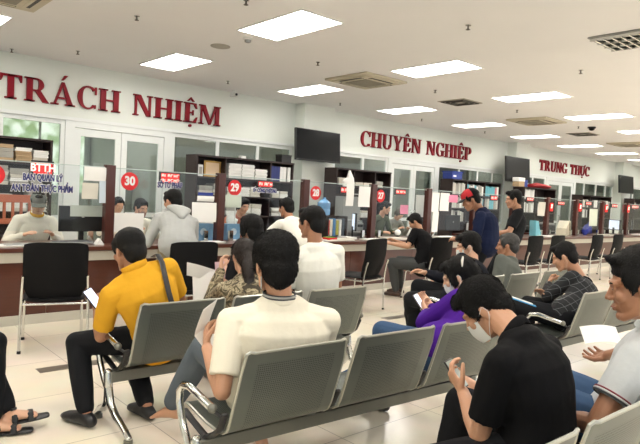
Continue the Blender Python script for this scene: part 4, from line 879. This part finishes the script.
    if shoes:
        kind, sm = shoes
        for e in (-1, 1):
            hip, kn, an, fd = K[e]; up_ = V((0, 0, 1)); sd = fd.cross(up_).normalized(); un = sd.cross(fd)
            c = MB()
            if kind == 'shoe': c.loft([an - fd * .045 * s - un * .045 * s, an + fd * .0 * s - un * .03 * s, an + fd * .08 * s - un * .045 * s, an + fd * .16 * s - un * .055 * s, an + fd * .19 * s - un * .06 * s], [(.038 * s, .036 * s), (.043 * s, .052 * s), (.048 * s, .036 * s), (.047 * s, .026 * s), (.03 * s, .018 * s)], side=sd, n=14)
            else:
                c.loft([an - fd * .06 * s - un * .077 * s, an + fd * .03 * s - un * .077 * s, an + fd * .12 * s - un * .077 * s, an + fd * .2 * s - un * .076 * s], [(.036 * s, .012 * s), (.037 * s, .012 * s), (.049 * s, .012 * s), (.04 * s, .011 * s)], side=sd, n=12)
                for f0, hh in ((.03, .035), (.11, .05)):
                    c.loft([an + fd * f0 * s + sd * .046 * s - un * .075 * s, an + fd * f0 * s + sd * .03 * s - un * (.028 if f0 < .05 else .035) * s, an + fd * f0 * s - sd * .03 * s - un * (.028 if f0 < .05 else .035) * s, an + fd * f0 * s - sd * .046 * s - un * .075 * s], [(.02 * s, .006 * s)] * 4, side=fd, n=8)
            sh = link('shoe' if kind == 'shoe' else 'sandal', remesh(c, 'shoe', .006, 2), sm, bo)
    # hair
    if style:
        g = MB(); X = lambda c, r: g.ell(H(*[q * (1 + (bulk - 1) * .7) for q in c]), [q * s * bulk for q in r], HR)
        X((0, -.024, .050), (.083, .098, .084)); X((0, -.062, -.004), (.071, .055, .082))
        if style in ('short', 'crop'): X((0, .045, .092), (.058, .046, .030)) if style == 'short' else X((0, .02, .09), (.055, .05, .03))
        for e in (-1, 1): X((e * .064, .012, .04), (.018, .045, .045)); X((e * .072, .022, .008), (.006, .014, .022))
        if style == 'full': X((0, .048, .085), (.062, .052, .038)); X((-.02, .074, .080), (.04, .022, .020)); X((0, -.02, .062), (.087, .100, .082))
        if style == 'swept': X((0, .040, .098), (.058, .044, .030)); X((0, -.02, .066), (.083, .098, .083)); X((0, .066, .108), (.046, .024, .016))
        if style == 'long':
            X((0, -.03, .045), (.091, .104, .088)); X((0, -.075, -.02), (.078, .05, .09)); X((0, .03, .085), (.07, .06, .04))
            for e in (-1, 1): X((e * .075, .0, -.0), (.018, .04, .06))
        if style == 'tied': X((0, -.03, .045), (.088, .102, .086)); X((0, -.10, -.02), (.045, .045, .05)); X((0, -.118, -.10), (.048, .040, .10)); X((0, -.115, -.20), (.038, .030, .09)); X((0, .04, .085), (.066, .055, .036))
        if style == 'bun': X((0, -.03, .045), (.090, .104, .088)); X((0, .04, .085), (.068, .056, .036)); X((0, -.10, .0), (.06, .05, .07)); [X((e * .074, .02, .0), (.014, .03, .05)) for e in (-1, 1)]
        me = remesh(g, 'hair', .007, 4, .0016, 22, 3)
        bm = bmesh.new(); bm.from_mesh(me); bm.faces.ensure_lookup_table(); fs = list(bm.faces); rnd = random.Random(len(label)); crown = H(.01, -.045, .13); inv = HR.transposed()
        for _ in range(strands):
            f_ = rnd.choice(fs[:len(fs)]); c = f_.calc_center_median(); n_ = f_.normal; lc = inv @ (c - hc)
            fl = (c - crown); fl = fl + V((0, 0, -.02)) + V((rnd.uniform(-1, 1), rnd.uniform(-1, 1), rnd.uniform(-1, 1))) * .035
            fl = fl - n_ * fl.dot(n_)
            if fl.length < 1e-4: continue
            fl.normalize(); ln = hairlen * s * rnd.uniform(.6, 1.2); sd = fl.cross(n_) * .0017 * s
            lift = rnd.uniform(.0, .34); a0 = c - n_ * .003
            v = [bm.verts.new(a0 + sd), bm.verts.new(a0 - sd), bm.verts.new(a0 + fl * ln * .5 + n_ * ln * lift * .8 + sd * .8), bm.verts.new(a0 + fl * ln * .5 + n_ * ln * lift * .8 - sd * .8), bm.verts.new(a0 + fl * ln + n_ * ln * lift * .55), bm.verts.new(a0 + fl * ln * .5 + n_ * (ln * lift * .8 - .002))]
            bm.faces.new((v[0], v[1], v[3], v[2])); bm.faces.new((v[2], v[3], v[4])); bm.faces.new((v[0], v[2], v[5])); bm.faces.new((v[1], v[5], v[3])); bm.faces.new((v[2], v[4], v[5])); bm.faces.new((v[3], v[5], v[4]))
        bm.to_mesh(me); bm.free(); link('hair', me, hair, bo)
    return dict(o=bo, H=H, HR=HR, s=s, J=J, K=K, R=R, B=B, nb=nb, shl=shl, sp=sp, sr=sr, td=tdir, hb=hb, P=P, W=lambda p: R @ p + B)
DARKEYE = mat('dark_eye', (30, 22, 20), .2); MASKW = mat('white_face_mask', (228, 230, 228), .8, bump=.2, bscale=40); BROW = mat('black_brow', (32, 26, 24), .8)
def face(r, brows=True):
    for e in (-1, 1):
        mb = MB().ell(r['H'](e * .0305, .0835, .003), (.0085 * r['s'], .003 * r['s'], .0028 * r['s']), r['HR'], 10); obj('eye', mb, DARKEYE, r['o'])
        if brows: obj('eyebrow', MB().loft([r['H'](e * .014, .0895, .020), r['H'](e * .031, .0885, .026), r['H'](e * .048, .0745, .022)], [(.0035, .0022)] * 3, side=r['HR'] @ V((0, 0, 1)), n=6), BROW, r['o'])
    obj('lips', MB().loft([r['H'](-.019, .084, -.061), r['H'](0, .0935, -.059), r['H'](.019, .084, -.061)], [.003, .0042, .003], n=8), mat('lip_skin', (156, 98, 84), .5), r['o'])
def mask(r, m=None, label='white face mask worn'):
    s = r['s']
    def fn(u, v):
        a = (u - .5) * 2.5; z = -.016 - .088 * v; bul = 1 + .10 * math.sin(v * PI) - .15 * v
        return r['H'](math.sin(a) * .068 * (1 - .12 * v), .012 + math.cos(a) * .091 * bul * (1 if abs(a) < 1.6 else 1), z)
    g = MB().sheet(fn, 14, 8, .0025); o = obj('face_mask', g, m or MASKW, r['o'])
    lp = MB()
    for e in (-1, 1):
        for z0, z1 in ((-.018, .02), (-.095, -.03)): lp.tube([r['H'](e * .066, .034, z0), r['H'](e * .078, .012, (z0 + z1) / 2), r['H'](e * .085, -.014, z1)], .0013, n=5)
        lp.tube([r['H'](e * .085, -.014, .02), r['H'](e * .088, -.026, -.005), r['H'](e * .085, -.014, -.03)], .0013, n=5)
    obj('ear_loop', lp, m or MASKW, o)
def phone(wp, d, nrm, label, case=BLKPL, scr=PHONE, h=.155, w_=.075, yaw=0):
    d = V(d).normalized(); nrm = V(nrm); nrm = (nrm - d * nrm.dot(d)).normalized(); x = d.cross(nrm)
    M3 = Matrix((x, nrm, d)).transposed().to_4x4(); M3.translation = V(wp)
    t = thing('smartphone', label, 'phone', (0, 0, 0)); t.matrix_world = M3
    obj('case', MB().box((0, 0, 0), (w_, .009, h)), case, t, bevel=.003); obj('screen', MB().box((0, .0055, 0), (w_ - .008, .0015, h - .014)), scr, t); return t
def paper_at(wp, d, nrm, w_, h_, label, fold=0.):
    d = V(d).normalized(); nrm = V(nrm); nrm = (nrm - d * nrm.dot(d)).normalized(); x = d.cross(nrm); M3 = Matrix((x, nrm, d)).transposed().to_4x4(); M3.translation = V(wp)
    o = obj('paper_sheet', MB().sheet(lambda u, v: V(((u - .5) * w_, .03 * math.sin(u * 2.6) + fold * max(0, v - .6) ** 1.2, (v - .5) * h_)), 8, 10, .0015), PAPER); o.matrix_world = M3; tag(o, label, 'paper'); return o
BLKT = cloth('black_trousers', (26, 27, 30)); JEAN = cloth('blue_jeans', (62, 86, 118), var=.15); JGREY = cloth('grey_jeans', (92, 100, 108), var=.15); KHAKI = cloth('khaki_trousers', (150, 140, 118))
LEATH = mat('black_leather', (26, 26, 28), .4)

# man in the yellow polo, first seat of the second bench
r = person('seated man in a yellow polo shirt with a black bag strap, looking at a phone', -.12, (1.80, 3.52), .53, at(128.5, 251, 3.56), hy=.30, hp=-.28, sk=SK2, vox=.0055, top=cloth('yellow_polo_cloth', (218, 163, 44), bs=30), bottom=BLKT, shoes=('shoe', LEATH), style='crop', strands=1500, hairlen=.016, collar=(MATS['yellow_polo_cloth'], .03), bulge=.04,
           bulk=1.06, nbw=at(135.5, 270, 3.50), arms={-1: dict(world=at(97, 312, 3.86), hw=at(103, 350, 3.5), curl=.8, dir=(.1, .6, .5), palm=(.5, -.3, .3), thumb=(0, 0, 1)), 1: dict(to=(.05, .32, .80), hint=(.8, -.5, -1), curl=.7, palm=(-.6, 0, .5))},
           feet={-1: ('w', atz(86, 412, .09), (-.45, 1, 0)), 1: ('w', atz(147, 405, .09), (-.2, 1, 0))}, kneehint={-1: (-.6, 1, .9), 1: (.2, 1, .8)}, w=1.1)
b = MB(); pts = [r['sp'](.02) + V((-.16, -.1, 0)), r['sp'](.35) + V((-.06, -.165, 0)), r['sp'](.7) + V((.06, -.17, 0)), r['shl'][1] + V((-.07, -.07, .055)), r['shl'][1] + V((-.08, .03, .07)), r['sp'](.6) + V((.1, .17, 0))]
obj('bag_strap', MB().loft([r['shl'][1] + V((-.085, .06, .062)), r['shl'][1] + V((-.075, .0, .086)), r['shl'][1] + V((-.07, -.065, .045)), r['sp'](.72) + V((.105, -.145, .0)), r['sp'](.5) + V((.09, -.155, 0)), r['sp'](.2) + V((.06, -.15, 0))], [(.019, .004)] * 6, side=V((1, 0, 0)), n=8), BLKPL, r['o'])
pw = r['W'](r['J'][-1][2]); phone(at(93.5, 299, 3.80), (-.45, .35, .7), (.25, -.8, .55), 'lit smartphone held by the man in yellow')
# man in the cream polo, near bench
CREAM = cloth('cream_polo_cloth', (232, 226, 208), bs=30, bump=.2)
r = person('seated man in a cream polo shirt seen from behind, barefoot, holding paper', -.42, (1.84, 2.36), .53, at(274.5, 266, 2.34), hy=.10, hp=-.16, sk=SK1, s=1.16, vox=.005, top=CREAM, bottom=JGREY, shoes=None, style='full', strands=9000, hairlen=.024, bulge=.045, w=1.24, loose=1.04, wr=.0015, bulk=1.12,
           nbw=at(281, 304, 2.30), arms={-1: dict(world=at(207, 348, 2.55), hw=at(222, 390, 2.3), curl=.6, palm=(.8, 0, .1), dir=(.1, .7, .6)), 1: dict(to=(.12, .34, .74), hint=(.5, -.6, -1), curl=.5)},
           feet={-1: ('w', atz(172, 404, .20), (-.5, .8, -.25)), 1: ((.05, .42, .09), (0, 1, 0))}, kneehint={-1: (-.4, 1, .7), 1: (.2, 1, .8)})
ax = (r['hb'] - r['nb']).normalized(); u = r['sr']; v_ = ax.cross(u).normalized(); 
for k, (off, rr, m_, hh) in enumerate(((.020, .080, CREAM, .020), (.036, .0755, mat('dark_grey_stripe', (70, 72, 76), .8), .006), (.044, .074, mat('grey_collar', (168, 168, 162), .8), .007), (.052, .0725, MATS['dark_grey_stripe'], .004))):
    ring = [r['nb'] + ax * off * 1.1 + (u * math.cos(a) * rr + v_ * math.sin(a) * rr * .98) * 1.1 for a in [2 * PI * q / 28 for q in range(29)]]
    obj('collar', MB().loft(ring, [(hh * .8, .005)] * 29, side=ax, n=8, round_=False), m_, r['o'])
obj('face_mask', MB().sheet(lambda u_, v_: r['H'](-.050 - .03 * u_, .02 - .075 + .085 * (1 - u_), -.045 - .05 * v_), 4, 4, .003), MASKW, r['o'])
paper_at(at(203, 334, 2.66), (-.3, .3, .5), (.3, -.6, .7), .15, .20, 'folded white paper held by the man in the cream polo', .4)
# man in the black tee, nearest bench
TEE = cloth('black_tee_cloth', (15, 15, 17), bs=26)
r = person('seated man in a black T-shirt and face mask bent over a phone', .06, (2.26, 1.15), .53, at(485, 310, 1.45), hy=.36, hp=-.72, s=1.08, sk=SK1, vox=.005, top=TEE, bottom=BLKT, shoes=('shoe', LEATH), style='full', strands=9000, hairlen=.024, bulge=.035, w=1.12, loose=1.05, wr=.002,
           nbw=at(519, 337, 1.25), arms={-1: dict(world=at(463, 392, 1.47), hw=at(480, 470, 1.22), curl=.7, dir=(-.3, .5, .7), palm=(.5, -.2, .4), thumb=(.6, 0, .8)), 1: dict(world=at(477, 388, 1.62), hint=(.8, -.6, -1), curl=.7, palm=(-.4, -.2, .6), dir=(-.2, .7, .3))},
           feet={-1: ('w', V((1.72, 1.72, .09)), (-.6, 1, 0)), 1: ((.12, .50, .09), (.2, 1, 0))}, kneehint={-1: (-1.2, .7, .5), 1: (.3, 1, .8)}, collar=(MATS['black_tee_cloth'], .03))
mask(r)
ax = (r['hb'] - r['nb']).normalized(); u = r['sr']; v_ = ax.cross(u).normalized()
ring = [r['nb'] + ax * .038 + (u * math.cos(a) * .080 + v_ * math.sin(a) * .078) for a in [2 * PI * q / 28 for q in range(29)]]
obj('collar_stripe', MB().loft(ring, [(.003, .004)] * 29, side=ax, n=8, round_=False), GREYP, r['o'])
phone(at(456, 374, 1.60), (-.15, .55, .7), (.1, -.75, .6), 'black smartphone in both hands of the man in the black T-shirt', BLKPL, mat('pale_screen', (150, 160, 150), .2), .15, .075)
# man in the pale grey polo at the right edge
GPOLO = cloth('pale_grey_polo_cloth', (196, 200, 202), bs=30, bump=.2)
r = person('man in a pale grey polo with striped cuffs at the right edge, reading a paper', .05, (2.86, 1.05), .53, at(639, 287, .93), hy=.40, hp=-.20, s=1.2, sk=SK2, vox=.0045, top=GPOLO, bottom=JEAN, shoes=('shoe', LEATH), style='swept', strands=7000, hairlen=.016, bulge=.02, wr=.0012, w=1.08,
           nbw=at(662, 326, .90), arms={-1: dict(world=at(562, 416, 1.22), hw=at(592, 470, .92), curl=.6, cut=.64), 1: dict(world=at(606, 356, 1.38), hint=(.5, -.6, -1), curl=.5, palm=(-.5, 0, .6))}, collar=(GPOLO, .03))
face(r)
a_, el, wp = r['J'][-1]; d = (el - a_).normalized(); c = a_ * .36 + el * .64; sd = d.orthogonal().normalized(); v_ = d.cross(sd)
for off, m_ in ((-.004, MATS['dark_grey_stripe']), (-.012, WHITEP), (-.019, mat('maroon_stripe', (120, 30, 50), .7)), ):
    ring = [c + d * off + (sd * math.cos(t) + v_ * math.sin(t)) * .0655 * r['s'] for t in [2 * PI * q / 28 for q in range(29)]]
    obj('cuff_stripe', MB().loft(ring, [(.0038, .003)] * 29, side=d, n=6, round_=False), m_, r['o'])
o = paper_at(at(600, 336, 1.45), (.5, .55, .65), (-.4, -.45, .8), .21, .12, 'white printed paper held by the grey-polo man')
obj('printed_mark', MB().bb(-.05, .01, -.006, -.002, -.02, .0).bb(-.06, .06, -.006, -.002, .03, .035), GREYP, o).parent = o
# purple shirt woman
PURP = cloth('purple_cloth', (74, 30, 138))
r = person('seated woman in a purple top with a hair clip and face mask, bent forward', .35, (3.16, 2.30), .53, at(458, 277, 2.40), hy=.18, hp=-.42, s=1.1, sk=SK3, vox=.007, top=PURP, sleeve='long', bottom=JEAN, shoes=('shoe', LEATH), style='bun', strands=2600, bulge=.06, w=1.05, loose=1.08,
           nbw=at(467, 307, 2.32), arms={-1: dict(world=at(427, 313, 2.66), hw=at(402, 342, 2.55), curl=.8, palm=(.5, -.3, .3), dir=(.2, .5, .5)), 1: dict(world=at(431, 306, 2.84), hint=(.3, -.2, -1), curl=.8, palm=(-.5, -.3, .3), dir=(-.2, .5, .4))},
           feet={-1: ('w', V((2.62, 2.98, .10)), (0, 1, 0)), 1: ((.1, .45, .09), (0, 1, 0))}, kneehint={-1: (-.5, .5, 1.4), 1: (.2, 1, .8)})
mask(r); obj('hair_clip', MB().loft([r['H'](-.068, -.080, .112), r['H'](-.078, -.070, .095), r['H'](-.090, -.058, .062)], [.006, .009, .005], n=8), mat('pearl_clip', (238, 236, 226), .3), r['o'])
phone(at(420, 303, 2.80), (-.2, .5, .7), (.2, -.8, .4), 'phone held by the woman in purple', mat('grey_case', (120, 112, 108), .5))
# masked man in black behind her
r = person('seated man in black with a white face mask holding a white slip', .25, (4.98, 3.42), .53, at(468, 247, 3.60), hy=.42, hp=-.15, s=1.2, sk=SK3, vox=.008, top=cloth('navy_black_cloth', (26, 28, 36)), sleeve='long', bottom=BLKT, shoes=('shoe', LEATH), style='full', strands=1100, bulge=.07,
           arms={-1: dict(world=at(436, 284, 3.95), hint=(-.8, -.3, -1), curl=.5, palm=(.7, 0, .2)), 1: dict(to=(.0, .4, .75), hint=(.6, -.4, -1))}, feet={-1: ('w', atz(412, 328, .09), (-.2, 1, 0)), 1: ((.0, .5, .09), (0, 1, 0))}, kneehint={-1: (-.7, 1, .9), 1: (.2, 1, .8)})
mask(r); face(r)
paper_at(at(424, 290, 4.0), (.1, .3, .9), (-.2, -.9, .3), .13, .15, 'small white slip held by the masked man in black')
# older man in grey
r = person('older man with greying hair in a grey shirt looking left', .1, (5.72, 3.44), .53, at(507, 246, 3.52), hy=.35, hp=-.05, s=1.14, sk=SK2, hair=HAIRG, vox=.009, top=cloth('grey_green_shirt', (104, 108, 102)), bottom=BLKT, shoes=('shoe', LEATH), style='crop', strands=700, hairlen=.02, collar=(MATS['grey_green_shirt'], .03)); face(r)
# check shirt man
r = person('seated man in a black check shirt resting his face on his fist', .10, (5.28, 2.44), .53, at(564, 257, 2.58), hy=.25, hp=-.42, s=1.08, sk=SK1, vox=.0065, top=CHECK, sleeve='long', bottom=BLKT, shoes=('shoe', LEATH), style='short', strands=1800, hairlen=.02, bulge=.05, neckf=.6, collar=(CHECK, .03),
           nbw=at(583, 284, 2.46), w=1.08, arms={-1: dict(world=at(549, 284, 2.80), hw=at(524, 330, 2.75), curl=1.2, dir=(.35, -.1, .8), palm=(.5, -.6, .1), thumb=(0, -.5, .6)), 1: dict(to=(.12, .26, .62), hint=(.6, -.6, -1))}); face(r)
# white T-shirt man
r = person('seated man in a plain white T-shirt seen from behind, head higher than his neighbours', -.25, (3.14, 3.52), .53, at(311, 223, 3.52), hy=.45, hp=-.1, s=1.06, sk=SK2, vox=.0065, top=cloth('white_tee_cloth', (232, 232, 222), bs=24), bottom=JEAN, shoes=('shoe', LEATH), style='short', strands=1500, hairlen=.02, w=1.04, loose=1.06)
# camouflage woman
r = person('seated woman in a camouflage jacket with tied brown hair and sunglasses on top', -.30, (2.46, 3.52), .53, at(244, 257, 3.60), hy=-.05, hp=-.30, s=1.02, sk=SK3, hair=HAIRB, vox=.007, top=CAMO, sleeve='long', bottom=BLKT, shoes=('shoe', LEATH), style='tied', strands=2200, hairlen=.04, bulge=.06, loose=1.05, w=.98,
           arms={-1: dict(world=at(221, 270, 3.85), hw=at(214, 310, 3.6), curl=.7, dir=(0, .5, .8), palm=(.6, 0, .1)), 1: dict(to=(.1, .32, .70), hint=(.6, -.6, -1))})
obj('sunglasses', MB().loft([r['H'](-.085, .03, .075), r['H'](-.05, .055, .115), r['H'](0, .062, .125), r['H'](.05, .055, .115), r['H'](.085, .03, .075)], [(.005, .012)] * 5, n=8), BLKPL, r['o'])
o = paper_at(at(206, 288, 4.15), (.05, .25, 1), (-.35, -.8, .35), .21, .27, 'large white paper held up before the second visitor chair')
obj('folded_flap', MB().sheet(lambda u, v: V(((u - .5) * .26 - .02, .05 * v + .02 * math.sin(u * 5), .11 + .10 * v - .08 * u)), 8, 5, .0015), PAPER, o)
phone(at(220, 270, 3.98), (0, .2, 1), (-.6, -.8, 0), 'pink-edged phone in the hand of the woman in camouflage', mat('pink_case', (214, 176, 190), .4), mat('pink_back', (214, 190, 200), .3), .13)
# dark-haired person on the chair beyond her
r = person('person with round black hair sitting behind the woman in camouflage', 0, (3.72, 5.26), .53, at(250.5, 229.5, 5.25), hy=0, hp=-.1, s=1.16, sk=SK3, vox=.01, top=cloth('dark_top', (36, 36, 40)), bottom=BLKT, shoes=('shoe', LEATH), style='long', strands=1200, bulk=1.12)
# hooded man leaning on the counter
def hood(g, sp, nb, sr, td, shc, hb, s, P):
    for e in (-1, 1): g.loft([nb + V((0, -.085, .0)) * s, nb + sr * e * .09 * s + V((0, -.055, .015)), nb + sr * e * .115 * s + V((0, .03, .02)), nb + sr * e * .06 * s + V((0, .09, -.02))], [.040 * s, .040 * s, .034 * s, .02 * s], n=10)
    g.loft([nb + V((0, -.075, .0)) * s, nb + V((0, -.125, -.06)) * s, nb + V((0, -.13, -.15)) * s], [(.13 * s, .040 * s), (.12 * s, .050 * s), (.05 * s, .03 * s)], side=sr, n=12)
r = person('man in a light grey hooded sweatshirt standing bent toward the counter window 30', -.05, (3.02, 5.62), .93, at(172.5, 201.5, 5.98), hy=.3, hp=-.2, s=1.05, sk=SK1, vox=.008, top=cloth('light_grey_sweatshirt', (176, 178, 176)), sleeve='long', bottom=KHAKI, shoes=('shoe', LEATH), legs='stand', style='short', strands=900, hairlen=.02, back=hood, loose=1.10, hem=-.12, w=1.04,
           arms={-1: dict(to=(-.22, .50, .86), hint=(-.5, -.6, -.9)), 1: dict(to=(.2, .50, .86), hint=(.5, -.6, -.9))})
g = MB(); nb, sr, s_ = r['nb'], r['sr'], r['s']
td_ = r['td']; bn = sr.cross(td_).normalized()
for e in (-1, 1): g.loft([nb + bn * .105 - td_ * .03, nb + bn * .085 + sr * e * .075 + td_ * .005, nb + bn * .02 + sr * e * .115 + td_ * .01, nb - bn * .06 + sr * e * .085 - td_ * .03], [.045, .045, .038, .025], n=12)
g.loft([nb + bn * .115 - td_ * .02, nb + bn * .145 - td_ * .10, nb + bn * .135 - td_ * .20], [(.14, .045), (.115, .055), (.045, .035)], side=sr, n=14)
link('hood', remesh(g, 'hood', .008, 4, .003, 8, 2), MATS['light_grey_sweatshirt'], r['o'])
# man in white at the counter
r = person('man in a white shirt leaning to the counter between windows 29 and 28', -.1, (4.72, 5.68), .90, at(286, 208, 6.0), hy=.2, hp=-.15, s=1.04, sk=SK2, vox=.01, top=cloth('white_shirt_cloth', (232, 230, 220)), bottom=BLKT, shoes=('shoe', LEATH), legs='stand', style='short', strands=600, hairlen=.02,
           arms={-1: dict(to=(-.22, .60, .88), hint=(-.8, -.4, -.6)), 1: dict(to=(.2, .6, .88), hint=(.8, -.4, -.6))})
# man in the black tee seated at the counter
r = person('man in a black T-shirt and grey trousers bent over the counter writing', .35, (7.15, 5.62), .53, at(415, 222, 5.95), hy=.25, hp=-.6, s=1.05, sk=SK1, vox=.009, top=TEE, bottom=cloth('dark_grey_trousers', (72, 74, 74)), shoes=('shoe', mat('brown_shoe', (70, 52, 42), .5)), style='short', strands=700, hairlen=.024, bulge=.07,
           arms={-1: dict(to=(-.22, .46, .82), hint=(-.6, -.4, -1)), 1: dict(to=(.08, .5, .84), hint=(.6, -.4, -1))}, feet={-1: ((-.12, .36, .09), (0, 1, 0)), 1: ((.18, .42, .09), (.1, 1, 0))})
# standing pair
r = person('standing man in a navy jacket and red cap reading at the counter side', .45, (6.75, 4.30), 1.0, at(470.5, 200, 4.50), hy=.35, hp=-.45, s=1.16, sk=SK2, vox=.009, top=cloth('navy_jacket_cloth', (26, 34, 62)), sleeve='long', bottom=BLKT, shoes=('shoe', LEATH), legs='stand', style='crop', strands=500, bulge=.03, w=1.2, loose=1.12, nbw=at(482, 213, 4.40),
           arms={-1: dict(to=(-.14, .34, 1.02), hint=(-.7, -.4, -1)), 1: dict(to=(.10, .32, 1.0), hint=(.7, -.4, -1))}, collar=(MATS['navy_jacket_cloth'], .03)); face(r)
CAPR = mat('red_cap_cloth', (190, 34, 44), .8); H = r['H']
def capdome(u, v):
    a = u * 2 * PI; ph = v * PI / 2 * .98; return H(.088 * math.cos(a) * math.cos(ph), -.014 + .108 * math.sin(a) * math.cos(ph), .045 + .088 * math.sin(ph))
obj('cap_crown', MB().sheet(capdome, 24, 8, .003), CAPR, r['o'])
obj('cap_brim', MB().sheet(lambda u, v: H(.075 * math.sin((u - .5) * 2.6) * (1 - .12 * v), .07 + .035 * math.cos((u - .5) * 2.6) - .02 + .075 * v * math.cos((u - .5) * 1.6), .048 - .022 * v - .012 * (2 * u - 1) ** 2), 12, 5, .004), BLKPL, r['o'])
def capback(u, v):
    a = PI * 1.05 + u * PI * .9; ph = v * 1.25; return H(.0895 * math.cos(a) * math.cos(ph), -.014 + .110 * math.sin(a) * math.cos(ph), .044 + .09 * math.sin(ph))
obj('cap_mesh_back', MB().sheet(capback, 14, 8, .002), BLKMESH, r['o']); obj('cap_badge', MB().box(H(0, .094, .082), (.045, .008, .035), r['HR'].to_euler()), PAPER2, r['o'])
r = person('standing man in a black polo shirt with his hands folded in front', .55, (7.62, 4.48), .96, at(513.5, 199.5, 4.52), hy=.15, hp=-.15, s=1.1, sk=SK1, vox=.009, top=cloth('black_polo_cloth', (28, 29, 32)), bottom=BLKT, shoes=('shoe', LEATH), legs='stand', style='short', strands=700, hairlen=.024, bulge=.03, w=1.2, nbw=at(518, 213, 4.47), collar=(MATS['black_polo_cloth'], .03),
           arms={-1: dict(to=(-.06, .24, 1.06), hint=(-.9, -.3, -.8), dir=(.8, .3, 0)), 1: dict(to=(.04, .24, 1.04), hint=(.9, -.3, -.8), dir=(-.8, .3, 0))}); face(r)
# clerks behind the counter, facing the hall
def clerk(label, x, y, head, **k):
    a = dict(hp=-.3, s=1.04, sk=SK3, vox=.01, sleeve='long', bottom=BLKT, shoes=('shoe', LEATH), strands=300, hairlen=.02, bulge=.05, arms={-1: dict(to=(-.16, .42, .86), hint=(-.6, -.4, -.8)), 1: dict(to=(.16, .42, .86), hint=(.6, -.4, -.8))}); a.update(k)
    return person(label, PI + k.pop('dy', 0) if False else PI, (x, y), .55, head, **a)
WC = cloth('white_coat_cloth', (236, 232, 218))
p_ = at(38.5, 203, 7.5); r = clerk('clerk in a grey cap and clear face shield at the left window, head bent', p_.x - .02, 7.82, p_, top=WC, style='crop', hy=-.25, hp=-.45, collar=(MATS['yellow_polo_cloth'], .03), w=1.08, loose=1.15); face(r); H = r['H']
obj('cap_crown', MB().sheet(lambda u, v: H(.09 * math.cos(u * 2 * PI) * math.cos(v * 1.54), -.014 + .108 * math.sin(u * 2 * PI) * math.cos(v * 1.54), .04 + .088 * math.sin(v * 1.54)), 24, 8, .003), mat('grey_cap_cloth', (112, 116, 110), .8), r['o'])
obj('cap_brim', MB().sheet(lambda u, v: H(.078 * math.sin((u - .5) * 2.6), .06 + .03 * math.cos((u - .5) * 2.6) + .06 * v, .042 - .02 * v), 12, 4, .004), MATS['grey_cap_cloth'], r['o'])
obj('face_shield', MB().sheet(lambda u, v: H(.105 * math.sin((u - .5) * 3.0), .02 + .115 * math.cos((u - .5) * 3.0), .05 - .19 * v), 14, 4, .0015), ACRY, r['o'])
p_ = at(141, 208, 7.9); r = clerk('clerk in white with a face mask behind the low notice right of the first post', p_.x, 8.15, p_, top=WC, style='short', hy=.2); mask(r, mat('dark_mask', (150, 120, 110), .8)); face(r)
p_ = at(243, 206, 7.4); r = clerk('clerk facing the counter behind disc 29, face beside the notice stand', p_.x, 7.7, p_, top=cloth('brick_cloth', (176, 110, 90)), style='long', hy=.1, s=1.0); face(r)
p_ = at(385.5, 208, 7.6); r = clerk('clerk in a dull green shirt below disc 27', p_.x, 7.9, p_, top=cloth('dull_green_cloth', (96, 104, 84)), style='short', hy=.6, s=.98); face(r)
p_ = at(399.5, 214, 8.4); r = clerk('clerk with grey-brown hair bent low behind papers left of the bent man', p_.x, 8.7, p_, top=cloth('grey_blouse', (150, 150, 140)), style='long', hair=mat('grey_brown_hair', (96, 90, 80), .6), hp=-.8, s=.98)
p_ = at(118.5, 205, 8.95); r = clerk('clerk partly hidden behind the first post, only a strip of face visible', p_.x, 9.2, p_, top=WC, style='short', s=.96)
# person cut by the left edge: only the crossed feet reach into the frame
r = person('person in black trousers and sandals stretching feet in from the left edge', -1.35, (.42, 4.0), .50, (.32, 4.02, 1.24), s=1.05, sk=SK3, vox=.0065, top=TEE, bottom=BLKT, shoes=('sandal', LEATH), style='short', strands=100, feet={-1: ('wd', atz(8, 410, .13), (.30, -.06, .03)), 1: ('wd', atz(-8, 420, .095), (.3, -.10, 0))})
obj('ankle_strap', MB().tube([r['K'][-1][2] + V((.04, 0, .01)), r['K'][-1][2] + V((0, .045, .0)), r['K'][-1][2] + V((-.04, 0, .01))], .008), LEATH, r['o'])
t = thing('plastic_stool', 'low stool under the person cut by the left edge', 'stool', (.42, 3.98, 0)); obj('seat', MB().lathe([(.17, .37), (.175, .40), (.16, .41)]), BLUE, t)
for a in range(4): obj('leg', MB().bar((.16 * math.cos(a * PI / 2 + .8), .16 * math.sin(a * PI / 2 + .8), 0), (.12 * math.cos(a * PI / 2 + .8), .12 * math.sin(a * PI / 2 + .8), .38), .018), BLUE, t)
# blue folder on the bench beside the check-shirted man
t = thing('folder', 'bright blue folder with white papers left of the man in the check shirt', 'folder', at(518, 300, 2.62)); t.rotation_euler = (.25, .1, .55)
obj('cover', MB().box((0, 0, 0), (.15, .30, .008)), mat('bright_blue_cover', (40, 150, 215), .4), t); obj('paper', MB().box((-.01, .02, .009), (.12, .28, .008)), PAPER, t)

# ------------------------------------------------------------------ light and exposure
w_ = bpy.data.worlds.new('world'); S.world = w_; w_.use_nodes = True
w_.node_tree.nodes['Background'].inputs[0].default_value = (.95, .97, 1, 1); w_.node_tree.nodes['Background'].inputs[1].default_value = .65
S.view_settings.view_transform = 'Standard'; S.view_settings.look = 'None'; S.view_settings.gamma = 1; S.view_settings.use_curve_mapping = False
S.view_settings.exposure = .84
S.cycles.max_bounces = 8; S.cycles.transparent_max_bounces = 16
bpy.context.view_layer.update()
